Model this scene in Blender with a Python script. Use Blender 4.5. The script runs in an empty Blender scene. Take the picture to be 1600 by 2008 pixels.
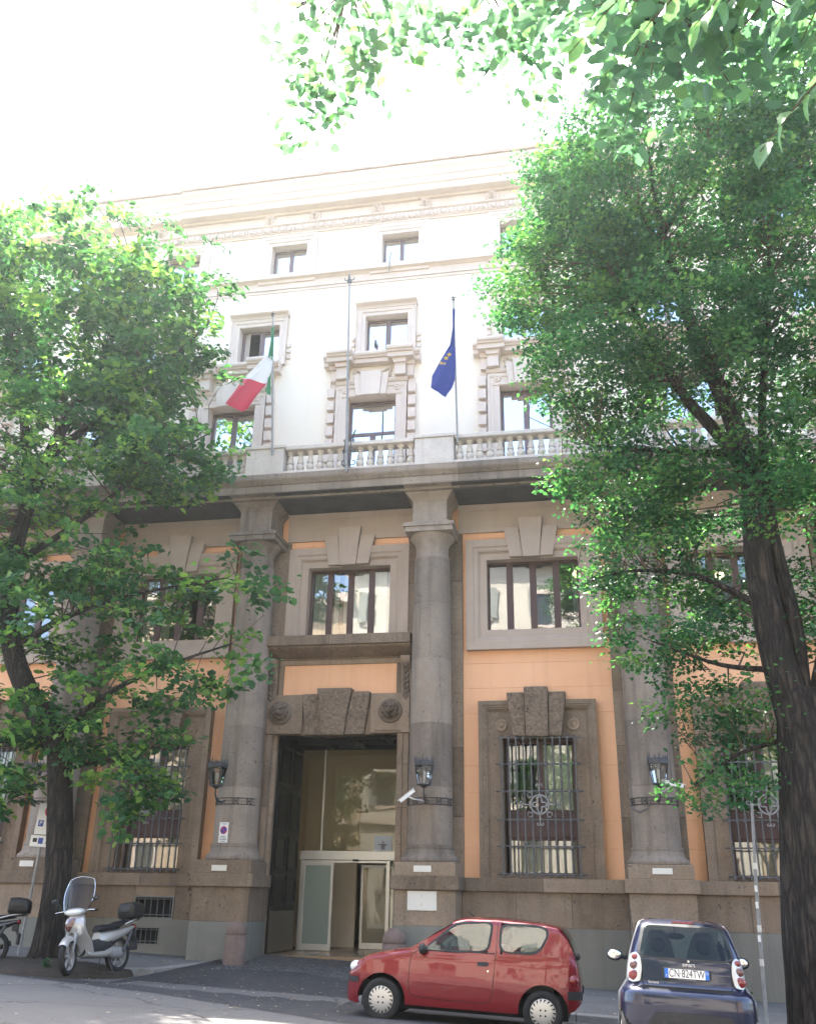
import bpy, math, random
import numpy as np
from mathutils import Vector, Matrix, Euler

# ------------------------------------------------------------------ camera, world, sun, exposure
SC = bpy.context.scene
COL = SC.collection
PI = math.pi
cam_d = bpy.data.cameras.new('camera')
cam = bpy.data.objects.new('camera', cam_d)
COL.objects.link(cam)
SC.camera = cam
cam_d.sensor_fit = 'VERTICAL'
cam_d.sensor_height = 24.0
cam_d.sensor_width = 24.0 * 1600 / 2008
cam_d.lens = 24.0 * 1826.35 / 2008
cam_d.clip_start = 0.05
cam_d.clip_end = 900
YAW, PITCH, ROLL = 0.195, 0.395, 0.0189
cam.matrix_world = (Matrix.Translation((3.7385, -22.8534, 1.4722)) @ Matrix.Rotation(YAW, 4, 'Z')
                    @ Matrix.Rotation(PI / 2 + PITCH, 4, 'X') @ Matrix.Rotation(ROLL, 4, 'Z'))

SUN_EL, SUN_AZ = math.radians(65), math.radians(30)     # sun stands behind the palace, to the left
sun_vec = Vector((-math.sin(SUN_AZ) * math.cos(SUN_EL), math.cos(SUN_AZ) * math.cos(SUN_EL), math.sin(SUN_EL)))
world = bpy.data.worlds.new('World')
SC.world = world
world.use_nodes = True
wn = world.node_tree.nodes
wl = world.node_tree.links
bg = wn['Background']
sky_t = wn.new('ShaderNodeTexSky')
sky_t.sky_type = 'NISHITA'
sky_t.sun_disc = False
sky_t.sun_elevation = SUN_EL
sky_t.sun_rotation = math.atan2(sun_vec.x, sun_vec.y)
sky_t.air_density = 1.0
sky_t.dust_density = 3.5
sky_t.ozone_density = 1.0
wl.new(sky_t.outputs[0], bg.inputs[0])
bg.inputs[1].default_value = 0.15
sun_d = bpy.data.lights.new('sun', 'SUN')
sun_d.energy = 4.6
sun_d.angle = math.radians(0.6)
sun_d.color = (1.0, 0.94, 0.85)
sun = bpy.data.objects.new('sun', sun_d)
COL.objects.link(sun)
sun.rotation_euler = sun_vec.to_track_quat('Z', 'Y').to_euler()
sun.location = (0, 0, 60)
SC.view_settings.view_transform = 'Standard'
SC.view_settings.look = 'None'
SC.view_settings.exposure = 2.7
SC.view_settings.gamma = 1.0
SC.view_settings.use_curve_mapping = False
SC.render.engine = 'CYCLES'
SC.cycles.use_denoising = True
SC.cycles.max_bounces = 8
SC.cycles.diffuse_bounces = 4
SC.cycles.transparent_max_bounces = 16
SC.cycles.sample_clamp_indirect = 8

# ------------------------------------------------------------------ helpers
def ground_h(y):
    return float(np.interp(y, [-40, -27.2, -26.8, -20, -14, -10.5, -8, -6, -5], [-.15, -.15, -.15, 0, .04, 0, -.07, -.125, -.13]))
def road_z(x, y):
    return -.04 * x + ground_h(y)
def walk_z(x, y):
    return -.04 * x + float(np.interp(y, [-6, -4.5, 0], [-.02, -.02, -.05]))

class MB:
    """collects geometry for ONE mesh object"""
    def __init__(s):
        s.v, s.f, s.mi, s.cur = [], [], [], 0
    def add(s, vs, fs):
        b = len(s.v)
        s.v += [tuple(p) for p in vs]
        s.f += [tuple(i + b for i in f) for f in fs]
        s.mi += [s.cur] * len(fs)
        return s
    def box(s, x0, x1, y0, y1, z0, z1):
        return s.add([(x0, y0, z0), (x1, y0, z0), (x1, y1, z0), (x0, y1, z0), (x0, y0, z1), (x1, y0, z1), (x1, y1, z1), (x0, y1, z1)],
                     [(3, 2, 1, 0), (4, 5, 6, 7), (0, 1, 5, 4), (1, 2, 6, 5), (2, 3, 7, 6), (3, 0, 4, 7)])
    def prism(s, poly, a, b, axis='y'):
        """poly of (u,w); axis y: (u=x,w=z), axis x: (u=y,w=z), axis z: (u=x,w=y); extruded a..b"""
        n = len(poly)
        P = {'y': lambda p, t: (p[0], t, p[1]), 'x': lambda p, t: (t, p[0], p[1]), 'z': lambda p, t: (p[0], p[1], t)}[axis]
        vs = [P(p, a) for p in poly] + [P(p, b) for p in poly]
        return s.add(vs, [tuple(range(n)), tuple(range(2 * n - 1, n - 1, -1))] + [(i, i + n, (i + 1) % n + n, (i + 1) % n) for i in range(n)])
    def lathe(s, cx, cy, prof, n=24, a0=0, a1=2 * PI, cap=True):
        full = abs(a1 - a0 - 2 * PI) < 1e-6
        m = n if full else n + 1
        vs = [(cx + r * math.cos(a0 + (a1 - a0) * i / n), cy + r * math.sin(a0 + (a1 - a0) * i / n), z) for r, z in prof for i in range(m)]
        fs = [(j * m + i, j * m + (i + 1) % m, (j + 1) * m + (i + 1) % m, (j + 1) * m + i) for j in range(len(prof) - 1) for i in range(m if full else n)]
        if cap and full:
            fs.append(tuple(range(m - 1, -1, -1)))
            fs.append(tuple(range((len(prof) - 1) * m, len(prof) * m)))
        return s.add(vs, fs)
    def lathe_y(s, c, prof, n=28, y_sign=1):
        """profile (r, y) turned about the Y axis through c"""
        vs = [(c[0] + r * math.cos(2 * PI * i / n), c[1] + y, c[2] + r * math.sin(2 * PI * i / n)) for r, y in prof for i in range(n)]
        fs = [(j * n + i, j * n + (i + 1) % n, (j + 1) * n + (i + 1) % n, (j + 1) * n + i) for j in range(len(prof) - 1) for i in range(n)]
        fs += [tuple(range(n - 1, -1, -1)), tuple(range((len(prof) - 1) * n, len(prof) * n))]
        return s.add(vs, fs)
    def tube(s, pts, r, n=8, cap=True):
        pts = [Vector(p) for p in pts]
        rs = r if isinstance(r, (list, tuple)) else [r] * len(pts)
        vs, prev = [], None
        for i, p in enumerate(pts):
            d = (pts[min(i + 1, len(pts) - 1)] - pts[max(i - 1, 0)])
            if d.length < 1e-9: d = Vector((0, 0, 1))
            d.normalize()
            if prev is None:
                u = d.orthogonal().normalized()
            else:
                u = prev - d * prev.dot(d)
                u = u.normalized() if u.length > 1e-6 else d.orthogonal().normalized()
            w = d.cross(u)
            prev = u
            vs += [tuple(p + (u * math.cos(2 * PI * k / n) + w * math.sin(2 * PI * k / n)) * rs[i]) for k in range(n)]
        fs = [(i * n + k, i * n + (k + 1) % n, (i + 1) * n + (k + 1) % n, (i + 1) * n + k) for i in range(len(pts) - 1) for k in range(n)]
        if cap:
            fs += [tuple(range(n - 1, -1, -1)), tuple(range((len(pts) - 1) * n, len(pts) * n))]
        return s.add(vs, fs)
    def ball(s, c, r, nu=14, nv=9):
        rx, ry, rz = r if isinstance(r, (list, tuple)) else (r, r, r)
        vs = [(c[0], c[1], c[2] - rz)]
        for j in range(1, nv):
            t = -PI / 2 + PI * j / nv
            vs += [(c[0] + rx * math.cos(t) * math.cos(2 * PI * i / nu), c[1] + ry * math.cos(t) * math.sin(2 * PI * i / nu), c[2] + rz * math.sin(t)) for i in range(nu)]
        vs.append((c[0], c[1], c[2] + rz))
        fs = [(0, 1 + (i + 1) % nu, 1 + i) for i in range(nu)]
        fs += [(1 + j * nu + i, 1 + j * nu + (i + 1) % nu, 1 + (j + 1) * nu + (i + 1) % nu, 1 + (j + 1) * nu + i) for j in range(nv - 2) for i in range(nu)]
        L = len(vs) - 1
        fs += [(L, 1 + (nv - 2) * nu + i, 1 + (nv - 2) * nu + (i + 1) % nu) for i in range(nu)]
        return s.add(vs, fs)
    def frame(s, x0, x1, z0, z1, prof):
        """mitred moulding round a rectangle; prof of (d outward, y)"""
        vs = []
        for d, y in prof:
            vs += [(x0 - d, y, z0 - d), (x1 + d, y, z0 - d), (x1 + d, y, z1 + d), (x0 - d, y, z1 + d)]
        fs = [(j * 4 + i, j * 4 + (i + 1) % 4, (j + 1) * 4 + (i + 1) % 4, (j + 1) * 4 + i) for j in range(len(prof) - 1) for i in range(4)]
        return s.add(vs, fs)
    def frame3(s, x0, x1, z0, z1, prof):
        """like frame but open at the bottom (an architrave standing on a sill)"""
        vs = []
        for d, y in prof:
            vs += [(x0 - d, y, z0), (x0 - d, y, z1 + d), (x1 + d, y, z1 + d), (x1 + d, y, z0)]
        fs = [(j * 4 + i, (j + 1) * 4 + i, (j + 1) * 4 + i + 1, j * 4 + i + 1) for j in range(len(prof) - 1) for i in range(3)]
        return s.add(vs, fs)
    def sweep(s, x0, x1, prof):
        """closed profile (y,z) extruded along x"""
        return s.prism(prof, x0, x1, 'x')
    def grid(s, rows):
        m = len(rows[0])
        vs = [p for r in rows for p in r]
        return s.add(vs, [(j * m + i, j * m + i + 1, (j + 1) * m + i + 1, (j + 1) * m + i) for j in range(len(rows) - 1) for i in range(m - 1)])
    def mesh(s, name, mats, smooth=None):
        me = bpy.data.meshes.new(name)
        me.from_pydata(s.v, [], s.f)
        for m in (mats if isinstance(mats, (list, tuple)) else [mats]):
            me.materials.append(m)
        if len(me.materials) > 1:
            me.polygons.foreach_set('material_index', s.mi)
        if smooth is not None:
            me.polygons.foreach_set('use_smooth', [True] * len(me.polygons))
            if smooth < 3:
                me.set_sharp_from_angle(angle=smooth)
        me.update()
        return me
    def obj(s, name, mats, parent=None, smooth=None, bevel=0, kind=None, label=None):
        return link(name, s.mesh(name, mats, smooth), parent, bevel, kind, label)

def link(name, me, parent=None, bevel=0, kind=None, label=None):
    o = bpy.data.objects.new(name, me)
    COL.objects.link(o)
    if parent is not None: o.parent = parent
    if bevel:
        b = o.modifiers.new('bevel', 'BEVEL')
        b.width = bevel; b.segments = 2; b.limit_method = 'ANGLE'; b.angle_limit = .6
    if kind: o['kind'] = kind
    if label: o['label'] = label
    return o

def thing(name, label, cat, loc=(0, 0, 0), rot=(0, 0, 0), group=None, scale=None):
    o = bpy.data.objects.new(name, None)
    COL.objects.link(o)
    o.empty_display_size = .2
    o.location = loc
    o.rotation_euler = rot
    if scale: o.scale = scale
    o['label'] = label
    o['category'] = cat
    if group: o['group'] = group
    return o

def tag(o, label, cat, group=None):
    o['label'] = label; o['category'] = cat
    if group: o['group'] = group
    return o

def copy_tree(o, parent=None):
    c = o.copy()
    COL.objects.link(c)
    if parent is not None: c.parent = parent
    for ch in list(o.children):
        copy_tree(ch, c)
    return c

def text_mesh(txt, size, mat, name, extrude=.002, align='CENTER', sx=1.0):
    cu = bpy.data.curves.new('lettering', 'FONT')
    cu.body = txt; cu.size = size; cu.align_x = align; cu.align_y = 'CENTER'; cu.extrude = extrude
    ob = bpy.data.objects.new('lettering', cu)
    me = bpy.data.meshes.new_from_object(ob)
    me.name = name
    bpy.data.objects.remove(ob)
    me.transform(Matrix.Diagonal((sx, 1, 1, 1)))
    me.materials.clear(); me.materials.append(mat)
    return me

def put_text(txt, size, mat, parent, loc, rot=(PI / 2, 0, 0), name='lettering', sx=1.0):
    o = link(name, text_mesh(txt, size, mat, name, sx=sx), parent)
    o.location = loc; o.rotation_euler = rot
    return o

# ------------------------------------------------------------------ materials
def new_mat(name):
    m = bpy.data.materials.new(name)
    m.use_nodes = True
    nt = m.node_tree
    return m, nt, nt.nodes['Principled BSDF']

def simple(name, col, rough=.6, metal=0, spec=None, emit=None, coat=0):
    m, nt, b = new_mat(name)
    b.inputs['Base Color'].default_value = (*col, 1)
    b.inputs['Roughness'].default_value = rough
    b.inputs['Metallic'].default_value = metal
    if spec is not None: b.inputs['Specular IOR Level'].default_value = spec
    if coat: b.inputs['Coat Weight'].default_value = coat; b.inputs['Coat Roughness'].default_value = .04
    if emit:
        b.inputs['Emission Color'].default_value = (*emit[0], 1); b.inputs['Emission Strength'].default_value = emit[1]
    return m

def noise(nt, vec, scale, detail=6, rough=.6, dist=0):
    n = nt.nodes.new('ShaderNodeTexNoise')
    n.inputs['Scale'].default_value = scale; n.inputs['Detail'].default_value = detail
    n.inputs['Roughness'].default_value = rough; n.inputs['Distortion'].default_value = dist
    nt.links.new(vec, n.inputs['Vector'])
    return n.outputs['Fac']

def ramp(nt, fac, stops):
    r = nt.nodes.new('ShaderNodeValToRGB')
    e = r.color_ramp.elements
    e[0].position, e[0].color = stops[0][0], (*stops[0][1], 1)
    e[1].position, e[1].color = stops[-1][0], (*stops[-1][1], 1)
    for p, c in stops[1:-1]:
        k = e.new(p); k.color = (*c, 1)
    nt.links.new(fac, r.inputs[0])
    return r.outputs[0]

def mix(nt, fac, a, b, mode='MIX'):
    n = nt.nodes.new('ShaderNodeMix')
    n.data_type = 'RGBA'; n.blend_type = mode
    for s, v in ((0, fac), (6, a), (7, b)):
        if hasattr(v, 'links'): nt.links.new(v, n.inputs[s])
        elif isinstance(v, (int, float)): n.inputs[s].default_value = v
        else: n.inputs[s].default_value = (*v, 1)
    return n.outputs[2]

def bump(nt, b, h, strength, dist=.02):
    n = nt.nodes.new('ShaderNodeBump')
    n.inputs['Strength'].default_value = strength; n.inputs['Distance'].default_value = dist
    nt.links.new(h, n.inputs['Height'])
    nt.links.new(n.outputs[0], b.inputs['Normal'])

def stretched(nt, vec, s):
    m = nt.nodes.new('ShaderNodeMapping')
    m.inputs['Scale'].default_value = s
    nt.links.new(vec, m.inputs['Vector'])
    return m.outputs[0]

def surf(name, c1, c2, scale=1.2, rough=.85, fine=.25, fine_scale=30, pits=0, pit_scale=14, streak=0, streak_col=(.05, .045, .04), bmp=.3, bdist=.01, spec=.3, obj_rand=0, ochre=0):
    """weathered matter: two tones in clouds, a fine grain, pits, dirt runs"""
    m, nt, b = new_mat(name)
    tc = nt.nodes.new('ShaderNodeTexCoord').outputs['Object']
    geo = nt.nodes.new('ShaderNodeNewGeometry').outputs['Position']
    col = ramp(nt, noise(nt, geo, scale, 7, .62, .3), [(.3, c1), (.7, c2)])
    g = noise(nt, geo, fine_scale, 4, .7)
    col = mix(nt, fine, col, ramp(nt, g, [(.3, tuple(x * .45 for x in c1)), (.7, tuple(min(1, x * 1.5) for x in c2))]))
    h = g
    if ochre:
        of = ramp(nt, noise(nt, stretched(nt, geo, (1, 1, .5)), 1.15, 7, .68, .6), [(.5, (0, 0, 0)), (.66, (ochre, ochre, ochre))])
        col = mix(nt, of, col, (.26, .165, .09))
    if pits:
        vo = nt.nodes.new('ShaderNodeTexVoronoi')
        vo.inputs['Scale'].default_value = pit_scale
        wv = nt.nodes.new('ShaderNodeVectorMath'); wv.operation = 'ADD'
        nv = nt.nodes.new('ShaderNodeTexNoise'); nv.inputs['Scale'].default_value = 6
        nt.links.new(geo, nv.inputs['Vector'])
        sc = nt.nodes.new('ShaderNodeVectorMath'); sc.operation = 'SCALE'; sc.inputs['Scale'].default_value = .25
        nt.links.new(nv.outputs['Color'], sc.inputs[0])
        nt.links.new(geo, wv.inputs[0]); nt.links.new(sc.outputs[0], wv.inputs[1])
        nt.links.new(wv.outputs[0], vo.inputs['Vector'])
        # only some cells carry a pit
        pm = ramp(nt, vo.outputs['Distance'], [(.10, (1, 1, 1)), (.25, (0, 0, 0))])
        sel = ramp(nt, noise(nt, geo, 2.1, 3), [(.47, (0, 0, 0)), (.6, (1, 1, 1))])
        pm = mix(nt, 1, pm, sel, 'MULTIPLY')
        pf = mix(nt, 1, pm, (pits, pits, pits), 'MULTIPLY')
        col = mix(nt, pf, col, tuple(x * .25 for x in c1))
    if streak:
        st = noise(nt, stretched(nt, geo, (3.2, 3.2, .22)), 1.6, 5, .6)
        sf = ramp(nt, st, [(.5, (0, 0, 0)), (.72, (streak, streak, streak))])
        col = mix(nt, sf, col, streak_col)
    if obj_rand:
        oi = nt.nodes.new('ShaderNodeObjectInfo').outputs['Random']
        col = mix(nt, obj_rand, col, ramp(nt, oi, [(0, tuple(x * .55 for x in c1)), (1, tuple(min(1, x * 1.35) for x in c2))]))
    nt.links.new(col, b.inputs['Base Color'])
    b.inputs['Roughness'].default_value = rough
    b.inputs['Specular IOR Level'].default_value = spec
    if bmp: bump(nt, b, h, bmp, bdist)
    return m

def glass_mat(name, tint=(1, 1, 1), ior=1.55, gain=1.5, floor=.04, haze=0):
    m, nt, b = new_mat(name)
    nt.nodes.remove(b)
    out = nt.nodes['Material Output']
    tr = nt.nodes.new('ShaderNodeBsdfTransparent'); tr.inputs[0].default_value = (*tint, 1)
    gl = nt.nodes.new('ShaderNodeBsdfGlossy'); gl.inputs['Roughness'].default_value = .015
    gl.inputs['Color'].default_value = (.95, .97, .97, 1)
    fr = nt.nodes.new('ShaderNodeFresnel'); fr.inputs['IOR'].default_value = ior
    ma = nt.nodes.new('ShaderNodeMath'); ma.operation = 'MULTIPLY_ADD'; ma.use_clamp = True
    ma.inputs[1].default_value = gain; ma.inputs[2].default_value = floor
    mx = nt.nodes.new('ShaderNodeMixShader')
    nt.links.new(fr.outputs[0], ma.inputs[0]); nt.links.new(ma.outputs[0], mx.inputs[0])
    # the sheet is never perfectly flat
    geo = nt.nodes.new('ShaderNodeNewGeometry').outputs['Position']
    bp = nt.nodes.new('ShaderNodeBump'); bp.inputs['Strength'].default_value = .06; bp.inputs['Distance'].default_value = .02
    nt.links.new(noise(nt, geo, 1.3, 2), bp.inputs['Height']); nt.links.new(bp.outputs[0], gl.inputs['Normal'])
    nt.links.new(tr.outputs[0], mx.inputs[1]); nt.links.new(gl.outputs[0], mx.inputs[2])
    nt.links.new(mx.outputs[0], out.inputs[0])
    return m

def leaf_mat(name, cols, trans=.45, rough=.45):
    m, nt, b = new_mat(name)
    at = nt.nodes.new('ShaderNodeAttribute'); at.attribute_name = 'tint'
    col = ramp(nt, at.outputs['Fac'], cols)
    nt.links.new(col, b.inputs['Base Color'])
    b.inputs['Roughness'].default_value = rough
    b.inputs['Specular IOR Level'].default_value = .35
    t = nt.nodes.new('ShaderNodeBsdfTranslucent')
    nt.links.new(mix(nt, 1, col, (1.25, 1.5, .85), 'MULTIPLY'), t.inputs['Color'])
    mx = nt.nodes.new('ShaderNodeMixShader'); mx.inputs[0].default_value = trans
    nt.links.new(b.outputs[0], mx.inputs[1]); nt.links.new(t.outputs[0], mx.inputs[2])
    nt.links.new(mx.outputs[0], nt.nodes['Material Output'].inputs[0])
    return m

M = {}
M['stone'] = surf('tufa_stone', (.115, .084, .059), (.32, .245, .178), 1.5, .9, .34, 26, .95, 7.5, .5, (.075, .062, .05), .5, .012, obj_rand=.32, ochre=.4)
M['stone_dk'] = surf('tufa_stone_smooth', (.115, .092, .075), (.36, .30, .245), .9, .85, .25, 34, .85, 8, .75, (.085, .066, .052), .3, .008, obj_rand=.3, ochre=.3)
M['rustic'] = surf('rusticated_stone', (.13, .095, .066), (.27, .205, .15), 2.6, .95, .5, 13, .95, 8, 0, (0, 0, 0), 1.0, .07)
M['stucco'] = surf('taupe_stucco', (.40, .32, .258), (.48, .392, .322), .7, .85, .1, 60, 0, 10, .12, (.2, .16, .13), .1, .004)
M['soffit_dk'] = surf('dark_soffit_stone', (.045, .041, .04), (.105, .095, .09), 1.5, .9, .3, 30, .6, 12, .3, (.12, .11, .10), .3, .01)  # darker stone tone for the panels under the balcony
M['orange'] = surf('orange_plaster', (.82, .445, .255), (.88, .515, .31), .5, .9, .07, 45, 0, 10, .3, (.62, .33, .19), .15, .004)
M['cream'] = surf('glare_paled_plaster', (.83, .735, .60), (.88, .79, .665), .4, .9, .06, 45, 0, 10, .08, (.6, .5, .4), .1, .004)  # upper plaster paled: glare over the orange wall put into the colour
M['trim'] = surf('pink_grey_upper_stone', (.62, .51, .43), (.72, .61, .525), .8, .85, .1, 50, 0, 10, .15, (.42, .35, .32), .15, .004)
M['balus'] = surf('balustrade_stone', (.50, .45, .395), (.66, .60, .535), 1.4, .85, .2, 40, .3, 22, .25, (.3, .27, .24), .25, .005)
M['greypaint'] = surf('grey_painted_plinth', (.175, .17, .148), (.225, .218, .19), .9, .8, .1, 40, 0, 10, .3, (.13, .11, .085), .12, .004)
M['granite'] = surf('red_granite', (.11, .078, .066), (.21, .15, .128), 4, .8, .55, 70, 0, 10, .3, (.09, .06, .05), .4, .006)
M['brown'] = simple('brown_window_frame', (.085, .045, .038), .5)
M['brown_glare'] = simple('glare_lightened_frame', (.17, .12, .12), .5)  # the brown frame again, lightened by overexposure put into its colour
M['brown_panel'] = simple('brown_window_panel', (.10, .055, .05), .55)
M['iron'] = surf('grey_iron', (.075, .075, .078), (.13, .128, .128), 6, .55, .2, 60, 0, 10, 0, (0, 0, 0), .15, .003, spec=.5)
M['iron_dk'] = surf('dark_iron', (.035, .036, .04), (.07, .07, .074), 6, .5, .2, 60, 0, 10, 0, (0, 0, 0), .15, .003, spec=.5)
M['alu'] = simple('aluminium', (.62, .61, .58), .38, .55)
M['galv'] = surf('galvanised_steel', (.19, .19, .185), (.31, .31, .30), 9, .45, .2, 60, 0, 10, 0, (0, 0, 0), .1, .002, spec=.5)
M['steel_plate'] = simple('brushed_plate', (.16, .13, .105), .45, .3)
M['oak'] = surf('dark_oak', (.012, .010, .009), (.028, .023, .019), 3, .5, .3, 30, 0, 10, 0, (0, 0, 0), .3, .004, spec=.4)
M['glass'] = glass_mat('window_glass', (.93, .95, .93), 1.55, 1.9, .06)
M['glass_first'] = glass_mat('first_floor_glass', (.93, .95, .93), 1.55, 2.0, .16)
M['glass_sky'] = glass_mat('upper_window_glass', (.9, .93, .95), 1.6, 3.0, .62)
M['glass_door'] = glass_mat('lobby_glass', (.85, .85, .8), 1.45, 1.0, .0)
M['glass_car'] = glass_mat('car_glass', (.62, .68, .62), 1.5, 1.7, .05)
M['glass_tint'] = glass_mat('tinted_car_glass', (.50, .58, .53), 1.45, .75, .0)
M['frosted'] = simple('frosted_glass', (.27, .33, .29), .3)
M['blind'] = surf('pale_green_blind', (.52, .58, .50), (.62, .67, .58), 2, .8, .05, 30, bmp=0)
M['curtain'] = surf('net_curtain', (.42, .42, .38), (.56, .55, .50), 3, .9, .1, 30, bmp=0)
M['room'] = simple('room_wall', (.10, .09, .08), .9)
M['room_lt'] = surf('lobby_wall', (.76, .66, .53), (.80, .70, .57), .6, .8, .05, 30, bmp=0)
M['lobby_floor'] = surf('lobby_stone_floor', (.30, .20, .12), (.40, .28, .18), 1.5, .25, .1, 30, bmp=0)
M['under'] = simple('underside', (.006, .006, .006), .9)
M['white'] = simple('white_marble', (.72, .69, .62), .4)
M['whitepaint'] = simple('white_paint', (.80, .80, .78), .5)
M['black'] = simple('black_print', (.012, .012, .014), .6)
M['print_grey'] = simple('grey_print', (.25, .25, .27), .6)
M['blueprint'] = simple('blue_print', (.02, .06, .33), .5)
M['redprint'] = simple('red_print', (.55, .03, .03), .5)
M['roof'] = surf('roof_tiles', (.45, .33, .26), (.58, .45, .36), 3, .9, .2, 40)
M['lion'] = surf('carved_stone', (.11, .083, .062), (.20, .155, .12), 3, .9, .3, 40, .4, 20, 0, (0, 0, 0), .4, .008)
def bark(name, c1, c2):
    m, nt, b = new_mat(name)
    geo = nt.nodes.new('ShaderNodeNewGeometry').outputs['Position']
    v = stretched(nt, geo, (11, 11, 1.5))
    ad = nt.nodes.new('ShaderNodeVectorMath'); ad.operation = 'ADD'
    nz = nt.nodes.new('ShaderNodeTexNoise'); nz.inputs['Scale'].default_value = 1.2; nz.inputs['Detail'].default_value = 5
    nt.links.new(v, nz.inputs['Vector'])
    sc = nt.nodes.new('ShaderNodeVectorMath'); sc.operation = 'SCALE'; sc.inputs['Scale'].default_value = 1.6
    nt.links.new(nz.outputs['Color'], sc.inputs[0]); nt.links.new(v, ad.inputs[0]); nt.links.new(sc.outputs[0], ad.inputs[1])
    vo = nt.nodes.new('ShaderNodeTexVoronoi'); vo.feature = 'DISTANCE_TO_EDGE'; vo.inputs['Scale'].default_value = 1.0
    nt.links.new(ad.outputs[0], vo.inputs['Vector'])
    fine = noise(nt, stretched(nt, geo, (40, 40, 9)), 1, 6, .7)
    ridge = ramp(nt, vo.outputs['Distance'], [(.0, (0, 0, 0)), (.32, (1, 1, 1))])
    col = mix(nt, ridge, tuple(x * .3 for x in c1), ramp(nt, fine, [(.3, c1), (.7, c2)]))
    col = mix(nt, ramp(nt, noise(nt, geo, 1.4, 4), [(.5, (0, 0, 0)), (.75, (.3, .3, .3))]), col, (.045, .055, .035))
    nt.links.new(col, b.inputs['Base Color']); b.inputs['Roughness'].default_value = .95
    h = mix(nt, .3, ridge, fine)
    bump(nt, b, h, 1.0, .06)
    return m
M['bark'] = bark('elm_bark', (.026, .020, .016), (.075, .058, .045))
M['twig'] = surf('twig_bark', (.06, .042, .03), (.12, .085, .065), 5, .9, .3, 40, bmp=.3)
M['leaf_l'] = leaf_mat('linden_leaf', [(0, (.023, .074, .036)), (.45, (.052, .142, .054)), (.8, (.12, .25, .072)), (1, (.27, .41, .10))], .47)
M['leaf_r'] = leaf_mat('elm_leaf', [(0, (.022, .072, .040)), (.5, (.046, .138, .060)), (.85, (.085, .205, .070)), (1, (.16, .29, .08))], .47)
M['leaf_o'] = leaf_mat('overhead_leaf', [(0, (.07, .145, .11)), (.5, (.095, .19, .13)), (1, (.13, .24, .11))], .5)  # greens lightened so the fading by glare sits in the colour
M['litter'] = leaf_mat('dry_leaf', [(0, (.16, .11, .06)), (.5, (.34, .27, .17)), (1, (.6, .55, .42))], .1)

def asphalt(name, c1, c2, patch=.0, rough=.85):
    m, nt, b = new_mat(name)
    geo = nt.nodes.new('ShaderNodeNewGeometry').outputs['Position']
    col = ramp(nt, noise(nt, geo, .45, 6, .6, .4), [(.3, c1), (.7, c2)])
    g = noise(nt, geo, 90, 3, .7)
    col = mix(nt, .35, col, ramp(nt, g, [(.35, tuple(x * .4 for x in c1)), (.7, tuple(x * 2 for x in c2))]))
    # tar runs and worn cracks
    vo = nt.nodes.new('ShaderNodeTexVoronoi'); vo.feature = 'DISTANCE_TO_EDGE'; vo.inputs['Scale'].default_value = .33
    wv = nt.nodes.new('ShaderNodeVectorMath'); wv.operation = 'ADD'
    nv = nt.nodes.new('ShaderNodeTexNoise'); nv.inputs['Scale'].default_value = 1.1; nv.inputs['Detail'].default_value = 8
    nt.links.new(geo, nv.inputs['Vector']); nt.links.new(geo, wv.inputs[0]); nt.links.new(nv.outputs['Color'], wv.inputs[1])
    nt.links.new(wv.outputs[0], vo.inputs['Vector'])
    cr = ramp(nt, vo.outputs['Distance'], [(.0, (.8, .8, .8)), (.012, (0, 0, 0))])
    col = mix(nt, cr, col, (.012, .012, .012))
    dust = ramp(nt, noise(nt, geo, 1.7, 8, .75), [(.58, (0, 0, 0)), (.75, (.35, .35, .35))])
    col = mix(nt, dust, col, (.16, .14, .12))
    nt.links.new(col, b.inputs['Base Color'])
    b.inputs['Roughness'].default_value = rough
    bump(nt, b, g, .5, .008)
    return m
M['road'] = asphalt('road_asphalt', (.095, .09, .083), (.135, .128, .118))
M['apron'] = asphalt('dark_asphalt', (.03, .03, .031), (.05, .049, .05))
M['pave'] = surf('pavement', (.10, .10, .098), (.15, .15, .145), 1.2, .9, .2, 50, 0, 10, 0, bmp=.3)
M['kerb'] = surf('kerb_stone', (.17, .165, .155), (.26, .25, .235), 2, .85, .25, 40, .3, 30, 0, bmp=.3)
M['cobble'] = surf('basalt_cobble', (.05, .05, .053), (.13, .13, .135), 6, .65, .2, 60, 0, 10, 0, bmp=.3, obj_rand=.0)
M['earth'] = surf('earth', (.035, .029, .024), (.075, .06, .047), 5, .95, .4, 40, 0, 10, 0, bmp=1, bdist=.03)
# ------------------------------------------------------------------ setting: ground, road, pavements
def structure(o):
    o['kind'] = 'structure'
    return o

def sheet(name, xs, ys, zf, mat):
    mb = MB()
    mb.grid([[(x, y, zf(x, y)) for x in xs] for y in ys])
    return structure(mb.obj(name, mat))
sheet('ground', [-220, -60, 60, 220], [-260, -60, 60, 200], lambda x, y: -.04 * max(-70, min(70, x)) - .9, M['earth'])
sheet('road', np.linspace(-60, 60, 41), [-26.9, -24, -20, -17, -14, -12, -10.5, -9, -8, -7, -6.0, -5.4, -4.5], road_z, M['road'])
def apron_h(y):
    return float(np.interp(y, [-6.2, -6, -3, -1.5, 0, 1], [-.141, -.136, -.10, -.04, .07, .09]))
def apron_z(x, y):
    return -.04 * x + (apron_h(y) if y > -6.1 else ground_h(y) + .004)
mb = MB()
rows = []
for x in np.linspace(-6.9, 3.9, 55):
    yf = float(np.interp(x, [-6.9, -6.6, -3.3, .2, 1.5, 3.9], [-6.05, -6.3, -7.3, -9.2, -9.5, -9.7]))
    yb = .27 if -4.62 < x < -.42 else -6.0
    rows.append([(x, yf + (yb - yf) * t + (.03 * math.sin(x * 9) if t == 0 else 0), apron_z(x, yf + (yb - yf) * t)) for t in np.linspace(0, 1, 26)])
mb.grid(rows)
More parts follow.
